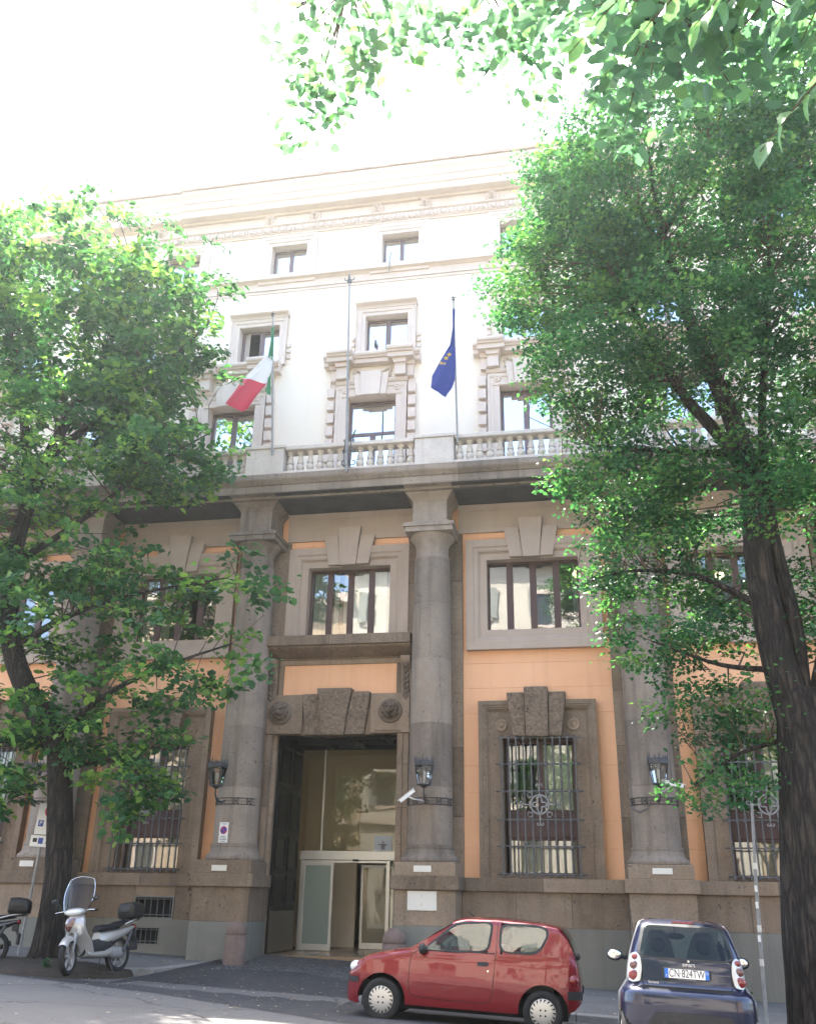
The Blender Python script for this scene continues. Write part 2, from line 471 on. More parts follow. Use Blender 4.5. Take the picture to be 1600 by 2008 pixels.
structure(mb.obj('driveway', M['apron'], smooth=4))
# small basalt cobbles before the portal: stuff
random.seed(4)
mb = MB()
for i in range(40):
    for j in range(30):
        x = -4.45 + i * .105 + (j % 2) * .05
        y = -2.75 + j * .1
        if x > -.5 or y > .2 or (y < -1.2 and x < -4.2) : continue
        if y < -2.3 + .5 * math.sin(x * 1.7) * .6: continue
        h = .045; r = .046
        dx, dy, dz = (random.uniform(-.006, .006) for _ in range(3))
        c = MB().box(x - r + dx, x + r + dx, y - r + dy, y + r + dy, 0, h)
        z0 = apron_z(x, y) - .03 + dz
        tx, ty = random.uniform(-.05, .05), random.uniform(-.05, .05)
        vs = []
        for k, (a, b, c_) in enumerate(c.v):
            s = 1 if k < 4 else .86
            vs.append((x + dx + (a - x - dx) * s, y + dy + (b - y - dy) * s, z0 + c_ + (a - x) * tx + (b - y) * ty))
        mb.add(vs, c.f[1:])
mb.obj('cobbles', M['cobble'], kind='stuff')
def pavement(x0, x1, n):
    xs = np.linspace(x0, x1, n)
    return sheet('pavement', xs, [-5.75, -4.5, -3, -1.5, -.2] if x0 > -1 else [-4.45, -3, -1.5, -.2], walk_z, M['pave'])
pavement(-.32, 40, 30)
pavement(-40, -4.86, 26)
# granite kerbs, stone by stone
kerb = bpy.data.objects.new('kerb', None); COL.objects.link(kerb); kerb['kind'] = 'structure'
def kerb_run(pts):
    for a, b in zip(pts[:-1], pts[1:]):
        a, b = Vector(a), Vector(b)
        n = max(1, round((b - a).length / 1.0))
        for i in range(n):
            p, q = a.lerp(b, i / n), a.lerp(b, (i + 1) / n)
            d = (q - p).normalized(); w = Vector((-d.y, d.x, 0)) * .26
            p2, q2 = p + d * .004, q - d * .004
            k = MB()
            top = [p2, q2, q2 + w, p2 + w]
            zt = [walk_z(v.x, max(-6, v.y)) + .006 for v in top]
            k.add([(v.x, v.y, z - .35) for v, z in zip(top, zt)] + [(v.x, v.y, z) for v, z in zip(top, zt)],
                  [(3, 2, 1, 0), (4, 5, 6, 7), (0, 1, 5, 4), (1, 2, 6, 5), (2, 3, 7, 6), (3, 0, 4, 7)])
            k.obj('kerb_stone', M['kerb'], kerb, bevel=.015)
kerb_run([(-24, -4.7, 0), (-5.8, -4.7, 0), (-5.1, -4.6, 0), (-4.72, -4.25, 0), (-4.62, -3.6, 0), (-4.62, -1.4, 0)])
kerb_run([(-.58, -1.4, 0), (-.58, -5.3, 0), (-.2, -5.95, 0), (.3, -6, 0), (24, -6, 0)])
# earth round the two trees
def pit(cx, cy, rx, ry, seed):
    random.seed(seed)
    mb = MB()
    rows = []
    for j in range(13):
        row = []
        for i in range(25):
            a = 2 * PI * i / 24
            t = j / 12
            x, y = cx + rx * t * math.cos(a), cy + ry * t * math.sin(a)
            base = max(walk_z(x, max(y, -6)), road_z(x, y)) if y > -6.2 else road_z(x, y)
            z = base + .10 * (1 - t) ** .7 + .03 * math.sin(a * 5 + j) * (1 - t) - .03 * t - .25 * (j == 12) + random.uniform(-.012, .012)
            row.append((x, y, z))
        rows.append(row)
    mb.grid(rows)
    structure(mb.obj('tree_pit_earth', M['earth'], smooth=4))
pit(-6.7, -5.0, 1.95, 1.35, 1)
pit(6.95, -8.8, 1.3, 1.2, 2)

# ------------------------------------------------------------------ the palace
P = thing('government_palace', 'grand palace front of orange plaster, coloured pale above for glare, over dark stone columns', 'building')

def wall(name, x0, x1, z0, z1, holes, mat, parent, y=0, depth=.45, lines=()):
    xs = sorted({x0, x1} | {h[0] for h in holes} | {h[1] for h in holes})
    zs = sorted({z0, z1} | {h[2] for h in holes} | {h[3] for h in holes} | set(lines))
    mb = MB()
    g = .003
    for i in range(len(xs) - 1):
        for j in range(len(zs) - 1):
            a, b, c, d = xs[i], xs[i + 1], zs[j], zs[j + 1]
            xm, zm = (a + b) / 2, (c + d) / 2
            if any(h[0] < xm < h[1] and h[2] < zm < h[3] for h in holes): continue
            c2 = c + g if c in lines else c
            d2 = d - g if d in lines else d
            mb.add([(a, y, c2), (b, y, c2), (b, y, d2), (a, y, d2)], [(0, 1, 2, 3)])
            if c in lines: mb.add([(a, y, c2), (b, y, c2), (b, y + .012, c), (a, y + .012, c)], [(3, 2, 1, 0)])
            if d in lines: mb.add([(a, y, d2), (b, y, d2), (b, y + .012, d), (a, y + .012, d)], [(0, 1, 2, 3)])
    for h in holes:
        a, b, c, d = h
        mb.add([(a, y, c), (b, y, c), (b, y, d), (a, y, d), (a, y + depth, c), (b, y + depth, c), (b, y + depth, d), (a, y + depth, d)],
               [(0, 1, 5, 4), (1, 2, 6, 5), (2, 3, 7, 6), (3, 0, 4, 7)])
    return mb.obj(name, mat, parent)

COLX = [-9.55, -4.69, 0.0, 5.03, 9.95]
WX = [-12.0, -7.16, 2.5, 7.5, 12.5]           # ground and first floor windows of the side bays
PX = -2.33                                    # the portal axis
F1 = [(x - 1.17, x + 1.17, 7.8, 9.68) for x in WX] + [(PX - 1.12, PX + 1.12, 7.7, 9.68)]
G0 = [(x - .84, x + .84, 2.03, 5.1) for x in WX]
DOOR = (-4.2, -.74, .1, 5.35)
wall('orange_wall', -24, 24, 1.9, 11.3, F1 + G0 + [DOOR], M['orange'], P, lines=(2.62, 3.24, 3.86, 4.48, 5.72, 6.34, 6.96, 10.3))
XT = [-11.9, -8.3, -4.735, -1.166, 2.47, 6.1, 9.75, 13.4]
XM = [-13.3, -9.43, -5.48, -1.52, 2.5, 6.53, 10.5, 14.5]
XP = [-14.6, -10.4, -6.1, -1.887, 2.49, 6.87, 11.2, 15.6]
HU = [(x - .577, x + .577, 19.44, 20.58) for x in XT] + [(x - .645, x + .645, 16.15, 17.6) for x in XM] + [(x - .715, x + .715, 11.8, 14.83) for x in XP]
wall('upper_wall', -24, 24, 11.3, 22.9, HU, M['cream'], P, depth=.4)
# body behind: back, ends, floors, inner partition
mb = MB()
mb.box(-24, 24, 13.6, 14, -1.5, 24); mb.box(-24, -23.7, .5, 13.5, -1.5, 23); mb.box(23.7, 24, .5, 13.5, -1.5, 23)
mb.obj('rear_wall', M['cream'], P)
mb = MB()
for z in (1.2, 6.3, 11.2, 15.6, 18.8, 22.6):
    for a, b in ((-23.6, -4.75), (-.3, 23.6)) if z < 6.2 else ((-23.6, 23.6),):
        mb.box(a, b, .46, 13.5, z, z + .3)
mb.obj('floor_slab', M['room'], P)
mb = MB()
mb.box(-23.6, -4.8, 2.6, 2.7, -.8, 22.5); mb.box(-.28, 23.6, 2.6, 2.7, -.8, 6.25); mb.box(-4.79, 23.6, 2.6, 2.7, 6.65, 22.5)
mb.obj('partition_wall', M['room'], P)
mb = MB()
mb.add([(-24.2, -.56, 22.8), (-8.4, -.56, 22.8), (-8.4, -.62, 22.8), (24.2, -.62, 22.8), (24.2, 7, 25.2), (-24.2, 7, 25.2), (24.2, 14.3, 23.6), (-24.2, 14.3, 23.6)], [(0, 1, 2, 3, 4, 5), (5, 4, 6, 7)])
mb.box(-8.4, 24.2, -.66, -.60, 22.742, 22.86); mb.box(-24.2, -8.402, -.60, -.54, 22.742, 22.86)
roof = mb.obj('roof', M['roof'], P)
mb = MB()
for i in range(40):
    mb.tube([(-6 + i * .45, -.5, 22.93), (-6 + i * .45, 3, 24.0)], .05, 6)
mb.obj('tile_ridge', M['roof'], roof)

# --- columns with pedestal, base, drums and capital
def make_column():
    mb = MB()
    mb.lathe(0, -.59, [(.40, 9.50), (.425, 9.50), (.44, 9.53), (.44, 9.57), (.415, 9.60), (.415, 9.86), (.44, 9.90), (.47, 9.97), (.53, 10.04), (.565, 10.10), (.57, 10.14)], 40)
    mb.box(-.61, .61, -1.2, -.05, 10.14, 10.27); mb.box(-.65, .65, -1.24, -.05, 10.273, 10.37)
    mb.box(-.50, .50, -1.10, -.05, 10.373, 10.45)
    mb.box(-.44, .44, -1.04, -.05, 10.453, 11.0)
    prof = [(.44, 11.0), (.455, 11.02), (.47, 11.06), (.52, 11.12), (.57, 11.17), (.60, 11.2), (.60, 11.235)]
    vs = []
    for r, z in prof:
        vs += [(-r, -.6 - r, z), (r, -.6 - r, z), (r, -.05, z), (-r, -.05, z)]
    mb.add(vs, [(j * 4 + i, j * 4 + (i + 1) % 4, (j + 1) * 4 + (i + 1) % 4, (j + 1) * 4 + i) for j in range(len(prof) - 1) for i in range(4)])
    col = mb.obj('column', M['stone_dk'], P, smooth=.6)
    mb = MB()
    mb.lathe(0, -.59, [(.60, 2.26), (.655, 2.27), (.67, 2.31), (.66, 2.35), (.60, 2.40), (.565, 2.46), (.55, 2.55), (.56, 2.56), (.56, 2.62), (.535, 2.63)], 40)
    mb.obj('base', M['stone_dk'], col, smooth=.7)
    zs = [2.63, 3.9, 5.35, 6.9, 8.3, 9.5]
    R = lambda z: .525 - .075 * ((z - 2.63) / 6.87) ** 1.5
    for a, b in zip(zs[:-1], zs[1:]):
        mb = MB()
        k = [a, a + .004] + list(np.linspace(a + .2, b - .2, 4)) + [b - .004, b]
        mb.lathe(0, -.59, [(R(z) - (.005 if z in (a, b) else 0), z) for z in k], 40, cap=False)
        mb.obj('drum', M['stone_dk'], col, smooth=.7)
    MB().box(-.68, .68, -1.25, 0, 1.972, 2.26).obj('plinth', M['stone'], col, bevel=.012)
    MB().box(-.76, .76, -1.33, 0, 1.69, 1.97).obj('ledge_stone', M['stone'], col, bevel=.012)
    MB().box(-.68, .68, -1.25, 0, .962, 1.688).obj('pedestal_stone', M['stone'], col, bevel=.01)
    MB().box(-.686, .686, -1.256, 0, -.9, .96).obj('painted_footing', M['greypaint'], col, bevel=.01)
    zz = [1.974, 3.3, 4.9, 6.2, 7.7, 9.1, 10.42]
    for a, b in zip(zz[:-1], zz[1:]):
        MB().box(-.71, .71, -.13, .02, a, b - .006).obj('pilaster_stone', M['stone'], col, bevel=.008)
    return col
col0 = make_column()
for x in COLX:
    c = col0 if x == 0 else copy_tree(col0, P)
    c.location.x = x

# --- plinth between the columns: ledge, stones, painted foot, cellar windows
def strip(x0, x1, n, y, z0, z1, name, mat, bev=.008):
    for i in range(n):
        a, b = x0 + (x1 - x0) * i / n, x0 + (x1 - x0) * (i + 1) / n
        MB().box(a + .003, b - .003, y, .02, z0, z1).obj(name, mat, P, bevel=bev)
bays = [(-24, COLX[0]), (COLX[0], COLX[1]), (COLX[2], COLX[3]), (COLX[3], COLX[4]), (COLX[4], 24)]
for k, (a, b) in enumerate(bays):
    a2, b2 = a + .76 if k else a, b - .76 if k < 4 else b
    n = 8 if k in (0, 4) else 2
    strip(a2, b2, n, -.35, 1.69, 1.97, 'ledge_stone', M['stone'])
    a2, b2 = a + .68 if k else a, b - .68 if k < 4 else b
    if k == 1:
        for x0, x1, z0, z1 in ((a2, -7.24, .962, 1.688), (-7.234, -6.206, 1.47, 1.688), (-6.20, b2, .962, 1.688)):
            MB().box(x0, x1, -.27, .02, z0, z1).obj('plinth_stone', M['stone'], P, bevel=.008)
        for x0, x1, z0, z1 in ((a2, -7.34, -.9, .96), (-7.34, b2, .80, .96), (-7.34, b2, -.9, .385), (-6.49, b2, .386, .799)):
            MB().box(x0, x1, -.277, .02, z0, z1).obj('painted_footing', M['greypaint'], P)
    else:
        strip(a2, b2, n if n > 2 else 3, -.27, .962, 1.688, 'plinth_stone', M['stone'])
        MB().box(a2, b2, -.277, .02, -.9, .96).obj('painted_footing', M['greypaint'], P)
for x0, x1, z0, z1 in ((-7.234, -6.206, .962, 1.468), (-7.338, -6.492, .387, .798)):
    mb = MB(); t = .035
    mb.box(x0, x1, -.285, -.2, z1 - t, z1); mb.box(x0, x1, -.285, -.2, z0, z0 + t); mb.box(x0, x0 + t, -.284, -.2, z0 + t, z1 - t); mb.box(x1 - t, x1, -.284, -.2, z0 + t, z1 - t)
    cw = mb.obj('cellar_window', M['greypaint'], P)
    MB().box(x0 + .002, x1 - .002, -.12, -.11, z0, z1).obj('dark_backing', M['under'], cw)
    for i in range(6):
        x = x0 + .1 + (x1 - x0 - .2) * i / 5
        MB().tube([(x, -.24, z0 + .02), (x, -.24, z1 - .02)], .014, 6).obj('bar', M['iron'], cw)
    for z in (z0 + .09, z1 - .07):
        MB().tube([(x0 + .03, -.25, z), (x1 - .03, -.25, z)], .012, 6).obj('bar', M['iron'], cw)

# --- casements
def casement(x0, x1, z0, z1, y, lights=2, transom=None, w=.07, mat='brown', glass='glass', blind=None, mull=.11, name='window'):
    mb = MB()
    mb.box(x0, x1, y, y + .07, z1 - w, z1); mb.box(x0, x1, y, y + .07, z0, z0 + w)
    mb.box(x0, x0 + w, y, y + .07, z0 + w, z1 - w); mb.box(x1 - w, x1, y, y + .07, z0 + w, z1 - w)
    ix0, ix1, iz0, iz1 = x0 + w, x1 - w, z0 + w, z1 - w
    zt = iz1
    if transom:
        mb.box(ix0, ix1, y, y + .07, transom - .05, transom + .05)
        zt = transom - .05
    lw = (ix1 - ix0 - (lights - 1) * mull) / lights
    rects = []
    for i in range(lights):
        a = ix0 + i * (lw + mull)
        rects.append((a, a + lw, iz0, zt))
        if i < lights - 1:
            mb.box(a + lw, a + lw + mull, y - .01, y + .07, iz0, zt)
    if transom: rects.append((ix0, ix1, transom + .05, iz1))
    f = mb.obj(name, M[mat], P, bevel=.006)
    for a, b, c, d in rects:
        q = [random.uniform(-.007, .007) for _ in range(3)]
        q.append(q[0] + q[2] - q[1])
        MB().add([(a - .01, y + .03 + q[0], c - .01), (b + .01, y + .03 + q[1], c - .01), (b + .01, y + .03 + q[2], d + .01), (a - .01, y + .03 + q[3], d + .01)], [(0, 1, 2, 3)]).obj('pane', M[glass], f)
    return f, rects

def slats(f, x0, x1, z0, z1, y, step, mat, ang=.35, gap=None):
    mb = MB()
    n = int((x1 - x0) / step)
    for i in range(n):
        x = x0 + step * (i + .5)
        if gap and gap[0] < x < gap[1]: continue
        a = ang + random.uniform(-.08, .08)
        h = step * .56
        dx, dy = h * math.cos(a), h * math.sin(a)
        mb.add([(x - dx, y - dy, z0), (x + dx, y + dy, z0), (x + dx, y + dy, z1), (x - dx, y - dy, z1)], [(0, 1, 2, 3)])
    mb.obj('blind', M[mat], f)

# --- first floor: frames of taupe stucco, keystones, frieze
def keystones(cx, yb, yf, top, bot, sx, mat, centre_top, centre_bot, side_top, side_bot, dz_side, bev=.012, lower=.0):
    """three wedge stones; sx: shift; the middle one higher and prouder"""
    MB().prism([(cx - centre_top, top), (cx + centre_top, top), (cx + centre_bot, bot - lower), (cx - centre_bot, bot - lower)], yf - .05, yb).obj('keystone', mat, P, bevel=bev)
    for s in (-1, 1):
        p = [(cx + s * (centre_top + .006), top - dz_side), (cx + s * side_top, top - dz_side), (cx + s * side_bot, bot), (cx + s * (centre_bot + .006), bot)]
        MB().prism(p if s > 0 else p[::-1], yf, yb).obj('keystone', mat, P, bevel=bev)
fprof = [(-.004, .21), (-.004, -.05), (.16, -.05), (.17, -.065), (.185, -.065), (.20, -.11), (.24, -.135), (.30, -.145), (.31, -.16), (.325, -.16), (.33, -.18), (.52, -.18), (.52, .02)]
random.seed(11)
for i, x in enumerate(WX + [PX]):
    portal = x == PX
    hw = 1.12 if portal else 1.17
    zb, zt = (7.7 if portal else 7.8), 9.68
    if portal: MB().frame3(x - hw, x + hw, zb, zt, fprof).obj('window_surround', M['stucco'], P)
    else: MB().frame(x - hw, x + hw, zb, zt, fprof).obj('window_surround', M['stucco'], P)
    keystones(x, .0, -.20, 10.76, 9.70, 0, M['stucco'], .31, .21, .70, .55, .25, .006, .03)
    f, rc = casement(x - hw, x + hw, zb, zt, .22, 4, None, .06, glass='glass_first', mull=.17 if not portal else .16)
    if portal:
        slats(f, rc[0][0], rc[0][1], zb, zt, .42, .13, 'blind', .9)
        slats(f, rc[1][0], rc[3][1], zb, zt, .42, .13, 'blind', .8, gap=(rc[1][0] + .17, rc[1][0] + .24))
    elif x != 2.5:
        slats(f, rc[0][0], rc[1][0] + .2, zb, zt, .42, .13, 'blind', .9)
    else:
        slats(f, rc[3][1] - .12, rc[3][1], zb, zt, .42, .04, 'blind', .9)
# frieze under the balcony, between the columns
for a, b in list(zip(COLX[:-1], COLX[1:])) + [(-24.6, COLX[0]), (COLX[-1], 24.6)]:
    a2, b2 = a + .6, b - .6
    prof = [(.02, 10.45), (-.07, 10.45), (-.07, 11.06), (-.085, 11.06), (-.085, 11.09), (-.10, 11.10), (-.15, 11.17), (-.18, 11.2), (-.18, 11.239), (.02, 11.239)]
    MB().sweep(a2, b2, prof).obj('frieze', M['stucco'], P)

# --- ground-floor windows: stone architrave, rustic keystones, rosettes, grille
gprof = [(0, -.10), (.01, -.12), (.03, -.12), (.05, -.17), (.09, -.19), (.10, -.21), (.14, -.21), (.15, -.23), (.25, -.23), (.25, .02)]
def rosette(x, z, y, r, mat, parent=None):
    mb = MB()
    prof = [(r, .03), (r, -.02), (r * .92, -.035), (r * .72, -.035), (r * .62, -.01), (r * .42, -.01), (r * .36, -.03), (r * .2, -.045), (.01, -.05)]
    mb.lathe_y((x, y, z), prof, 24)
    return mb.obj('rosette', mat, parent or P, smooth=.6)
def make_grille():
    g = bpy.data.objects.new('window_grille', MB().tube([(-.98, -.27, 5.08), (.98, -.27, 5.08)], .016, 8).mesh('window_grille', M['iron'], 4))
    COL.objects.link(g); g.parent = P
    hz = [5.08, 4.48, 3.86, 3.23, 2.65, 2.06]
    for z in hz[1:]:
        MB().tube([(-1.0, -.27, z), (1.0, -.27, z)], .019, 8).obj('bar', M['iron'], g, smooth=4)
    def vert(name, cut):
        mb = MB()
        segs = ((1.99, 5.1),) if not cut else ((1.99, 3.28), (3.84, 5.1))
        for a, b in segs: mb.tube([(0, -.27, a), (0, -.27, b)], .019, 8)
        for z in hz:
            if cut and z == 3.23: continue
            for dz in (-.05, .05): mb.ball((0, -.27, z + dz), (.03, .03, .022), 8, 5)
            mb.box(-.024, .024, -.294, -.246, z - .03, z + .03)
        return mb.mesh(name, M['iron'], .8)
    full, cut = vert('bar', 0), vert('bar', 1)
    for i in range(11):
        o = link('bar', cut if i == 5 else full, g)
        o.location.x = -.86 + 1.72 * i / 10
    # medallion: ring, quatrefoil and scrolls
    mb = MB()
    c = (0, -.31, 3.56)
    ring = lambda r, a0, a1, n, cx=0, cz=0: [(c[0] + cx + r * math.cos(a0 + (a1 - a0) * k / n), c[1], c[2] + cz + r * math.sin(a0 + (a1 - a0) * k / n)) for k in range(n + 1)]
    mb.tube(ring(.21, 0, 2 * PI, 32), .022, 6)
    star = [(c[0] + r * math.cos(a), c[1], c[2] + r * math.sin(a)) for k in range(49) for a in [2 * PI * k / 48] for r in [.125 + .055 * math.cos(4 * a)]]
    mb.tube(star, .018, 6)
    for q in range(4):
        a = q * PI / 2
        d = Vector((math.cos(a), 0, math.sin(a))); n = Vector((-math.sin(a), 0, math.cos(a)))
        mb.tube([Vector(c) + d * .21, Vector(c) + d * .40], .016, 6)
        for s in (-1, 1):
            cc = Vector(c) + d * .42 + n * (.05 * s)
            mb.tube([cc + (-n * s * math.cos(t) + d * math.sin(t)) * (.05 - .006 * k) for k in range(8) for t in [k * .75 - .3]], .014, 5)
            mb.tube([Vector(c) + d * .17 + n * .17 * s, Vector(c) + d * .27 + n * .17 * s, Vector(c) + d * .27 + n * .25 * s], .013, 5)
    mb.obj('medallion', M['galv'], g, smooth=4)
    return g
gr0 = make_grille()
for i, x in enumerate(WX):
    mb = MB().frame3(x - 1.155, x + 1.155, 1.975, 5.735, gprof)
    mb.box(x - 1.155, x - .833, -.10, .25, 1.975, 5.735).box(x + .833, x + 1.155, -.10, .25, 1.975, 5.735).box(x - .833, x + .833, -.10, .25, 5.094, 5.735)
    mb.obj('stone_architrave', M['stone'], P)
    MB().box(x - .832, x + .832, -.16, .25, 1.974, 2.042).obj('sill_stone', M['stone'], P, bevel=.006)
    MB().prism([(x - .285, 6.28), (x + .285, 6.28), (x + .27, 5.6), (x + .26, 5.1), (x - .26, 5.1), (x - .27, 5.6)], -.40, 0).obj('keystone', M['rustic'], P, bevel=.02)
    for s in (-1, 1):
        p = [(x + s * .292, 6.16), (x + s * .71, 6.16), (x + s * .57, 5.12), (x + s * .268, 5.12), (x + s * .277, 5.6)]
        MB().prism(p if s > 0 else p[::-1], -.33, 0).obj('keystone', M['rustic'], P, bevel=.02)
        rosette(x + s * .86, 5.41, -.11, .145, M['stone'])
    g = gr0 if i == 0 else copy_tree(gr0, P)
    g.location.x = x
    random.seed(int(x * 10))
    f, rc = casement(x - .80, x + .84, 3.42, 5.08, .26, 2, None, .07, mull=.16)
    MB().box(x - .80, x + .84, .25, .32, 2.87, 3.417).obj('window_panel', M['brown_panel'], f, bevel=.01)
    f2, rc2 = casement(x - .78, x + .84, 2.05, 2.866, .262, 1, None, .06)
    mb = MB()
    mb.grid([[(x - .75 + 1.56 * k / 60, .40 + .025 * math.sin(k * .9), z) for k in range(61)] for z in (2.05, 2.86)])
    mb.obj('curtain', M['curtain'], f2)
    if i != 1:
        slats(f, x + .1, x + .76, 3.45, 5.0, .42, .16, 'blind', .1)
    else:
        mb = MB(); mb.grid([[(x - .35 + 1.1 * k / 40, .40 + .02 * math.sin(k * 1.1), z) for k in range(41)] for z in (3.45, 5.0)])
        mb.obj('curtain', M['curtain'], f)

# --- the portal
S = M['stone']
for s in (-1, 1):                                     # jambs, stone upon stone
    zz = [-.2, 1.1, 2.3, 3.5, 4.5, 5.238]
    for a, b in zip(zz[:-1], zz[1:]):
        x0, x1 = ((-4.34, -4.07) if s < 0 else (-.87, -.60))
        MB().box(x0, x1, -.26, 0.30, a, b - .005).obj('jamb_stone', S, P, bevel=.01)
        x0, x1 = ((-4.20, -4.06) if s < 0 else (-.88, -.74))
        MB().box(x0, x1, -.30, -.262, a, b - .005).obj('jamb_fillet', S, P, bevel=.006)
for x0, x1 in ((-4.34, -3.30), (-1.56, -.58)):
    MB().box(x0, x1, -.32, 0, 5.24, 6.21).obj('lintel_stone', S, P, bevel=.01)
    MB().box(x0 + .12, x1 - .1 if x0 < -3 else x1 - .2, -.335, -.321, 5.27, 5.31).obj('lintel_fillet', S, P)
MB().box(-3.35, -1.52, -.24, 0, 5.22, 6.2).obj('lintel_core', S, P)
MB().prism([(-2.93, 6.34), (-2.03, 6.34), (-2.13, 5.75), (-2.19, 5.18), (-2.77, 5.18), (-2.83, 5.75)], -.46, 0).obj('keystone', M['rustic'], P, bevel=.025)
MB().prism([(-2.024, 6.25), (-1.57, 6.25), (-1.70, 5.20), (-2.184, 5.20), (-2.124, 5.75)], -.40, 0).obj('keystone', M['rustic'], P, bevel=.025)
MB().prism([(-3.32, 6.22), (-2.936, 6.22), (-2.836, 5.75), (-2.776, 5.20), (-3.20, 5.20)], -.36, 0).obj('keystone', M['rustic'], P, bevel=.02)

def lion(x, y, z, s, mat, disc=True, name='lion_head'):
    mb = MB()
    if disc:
        mb.lathe_y((x, y, z), [(.30 * s, .04), (.30 * s, -.02), (.27 * s, -.05), (.22 * s, -.05), (.20 * s, -.02), (.01, -.02)], 28)
    for k in range(13):                                # mane
        a = 2 * PI * k / 13
        mb.ball((x + .15 * s * math.cos(a), y - .06 * s, z + .02 * s + .15 * s * math.sin(a)), (.06 * s, .07 * s, .06 * s), 8, 5)
    for k in range(9):                                 # outer locks
        a = 2 * PI * (k + .5) / 9
        mb.ball((x + .205 * s * math.cos(a), y - .02 * s, z + .01 * s + .205 * s * math.sin(a)), (.05 * s, .06 * s, .05 * s), 8, 5)
    mb.ball((x, y - .10 * s, z + .03 * s), (.125 * s, .12 * s, .125 * s), 14, 9)
    mb.ball((x, y - .22 * s, z + .0 * s), (.05 * s, .13 * s, .05 * s), 12, 7)         # bridge of the nose
    mb.ball((x, y - .25 * s, z - .045 * s), (.085 * s, .10 * s, .04 * s), 12, 7)      # muzzle
    mb.ball((x, y - .345 * s, z - .015 * s), (.04 * s, .025 * s, .025 * s), 8, 5)
    mb.ball((x, y - .17 * s, z - .15 * s), (.06 * s, .10 * s, .03 * s), 10, 6)     # jaw, open below the muzzle
    for q in (-1, 1):
        mb.ball((x + q * .065 * s, y - .21 * s, z + .085 * s), (.055 * s, .05 * s, .022 * s), 8, 5)
        mb.ball((x + q * .14 * s, y - .13 * s, z + .15 * s), (.045 * s, .035 * s, .05 * s), 8, 5)
        mb.ball((x + q * .045 * s, y - .255 * s, z - .055 * s), (.035 * s, .035 * s, .03 * s), 8, 5)
    return mb.obj(name, mat, P, smooth=.9)
lion(-3.88, -.32, 5.76, 1.0, M['lion'])
lion(-1.06, -.32, 5.77, 1.0, M['lion'])
# panel, its frame, consoles with leaf drops, the bracketed sill
MB().box(-4.02, -.80, -.20, 0, 7.0, 7.12).obj('panel_frame', S, P, bevel=.01)
for x0, x1 in ((-4.02, -3.90), (-.95, -.80)):
    MB().box(x0, x1, -.20, 0, 6.22, 6.997).obj('panel_frame', S, P, bevel=.01)
MB().box(-3.897, -.953, -.15, 0, 6.215, 6.997).obj('orange_panel', M['orange'], P)
for x in (-4.16, -.68):
    mb = MB()
    mb.prism([(-.50, 7.12), (-.50, 7.0), (-.36, 6.8), (-.28, 6.4), (-.28, 6.1), (-.24, 6.02), (0, 6.02), (0, 7.12)], x - .125, x + .125, 'x')
    c = mb.obj('console', S, P, bevel=.012)
    mb = MB()
    for k in range(7):
        z = 6.92 - k * .13; y = float(np.interp(z, [6.0, 6.4, 6.8, 7.0], [-.30, -.30, -.38, -.48]))
        for q in (-1, 1): mb.ball((x + q * .045, y, z), (.045, .035, .075), 8, 6)
        mb.ball((x, y - .02, z - .05), (.035, .03, .05), 8, 6)
    mb.obj('leaf_drop', M['lion'], c, smooth=4)
prof = [(0, 7.12), (-.22, 7.12), (-.24, 7.16), (-.34, 7.18), (-.48, 7.24), (-.60, 7.30), (-.66, 7.34), (-.66, 7.38), (-.74, 7.39), (-.74, 7.64), (0, 7.66)]
for a, b in ((-4.33, -2.6), (-2.594, -.52)):
    MB().sweep(a, b, prof).obj('sill_stone', S, P, bevel=.008)
# deep reveal: dark coffered ceiling, door leaf folded to the left, glass screen
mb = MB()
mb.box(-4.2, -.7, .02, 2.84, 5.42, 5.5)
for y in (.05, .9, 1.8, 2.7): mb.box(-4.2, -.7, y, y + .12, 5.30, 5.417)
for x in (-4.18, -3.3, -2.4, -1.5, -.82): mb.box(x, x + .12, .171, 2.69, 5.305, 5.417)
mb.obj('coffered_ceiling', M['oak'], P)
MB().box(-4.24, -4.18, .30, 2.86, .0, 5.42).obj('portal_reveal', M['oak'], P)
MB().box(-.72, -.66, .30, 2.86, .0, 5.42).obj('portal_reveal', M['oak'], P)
leaf = MB().box(-4.12, -4.05, .34, 2.40, .25, 5.29).obj('door_leaf', M['oak'], P)
MB().box(-4.045, -4.03, .38, 2.36, .27, 1.18).obj('kick_plate', M['steel_plate'], leaf, bevel=.005)
for y0, y1 in ((.46, 1.31), (1.43, 2.28)):
    for z0, z1 in ((1.28, 2.0), (2.1, 2.95), (3.05, 4.05), (4.15, 5.15)):
        mb = MB()
        pr = [(0, 0), (0, .035), (-.05, .045), (-.07, .03), (-.10, .03), (-.12, .012)]
        vs = []
        for d, h in pr:
            vs += [(-4.05 + h, y0 - d, z0 - d), (-4.05 + h, y1 + d, z0 - d), (-4.05 + h, y1 + d, z1 + d), (-4.05 + h, y0 - d, z1 + d)]
        mb.add(vs, [(j * 4 + i, j * 4 + (i + 1) % 4, (j + 1) * 4 + (i + 1) % 4, (j + 1) * 4 + i) for j in range(len(pr) - 1) for i in range(4)] + [(20, 21, 22, 23)])
        mb.obj('door_panel', M['oak'], leaf)
MB().box(-4.6, -.3, .27, 9.0, -.3, .235).obj('lobby_floor', M['lobby_floor'], P)
mb = MB()
mb.box(-4.7, -4.62, 2.9, 9, .2, 5.6); mb.box(-.38, -.3, 2.9, 9, .2, 5.6); mb.box(-4.62, -.38, 8.9, 9, .2, 5.6)
mb.box(-4.62, -.38, 2.9, 8.9, 5.42, 5.5)
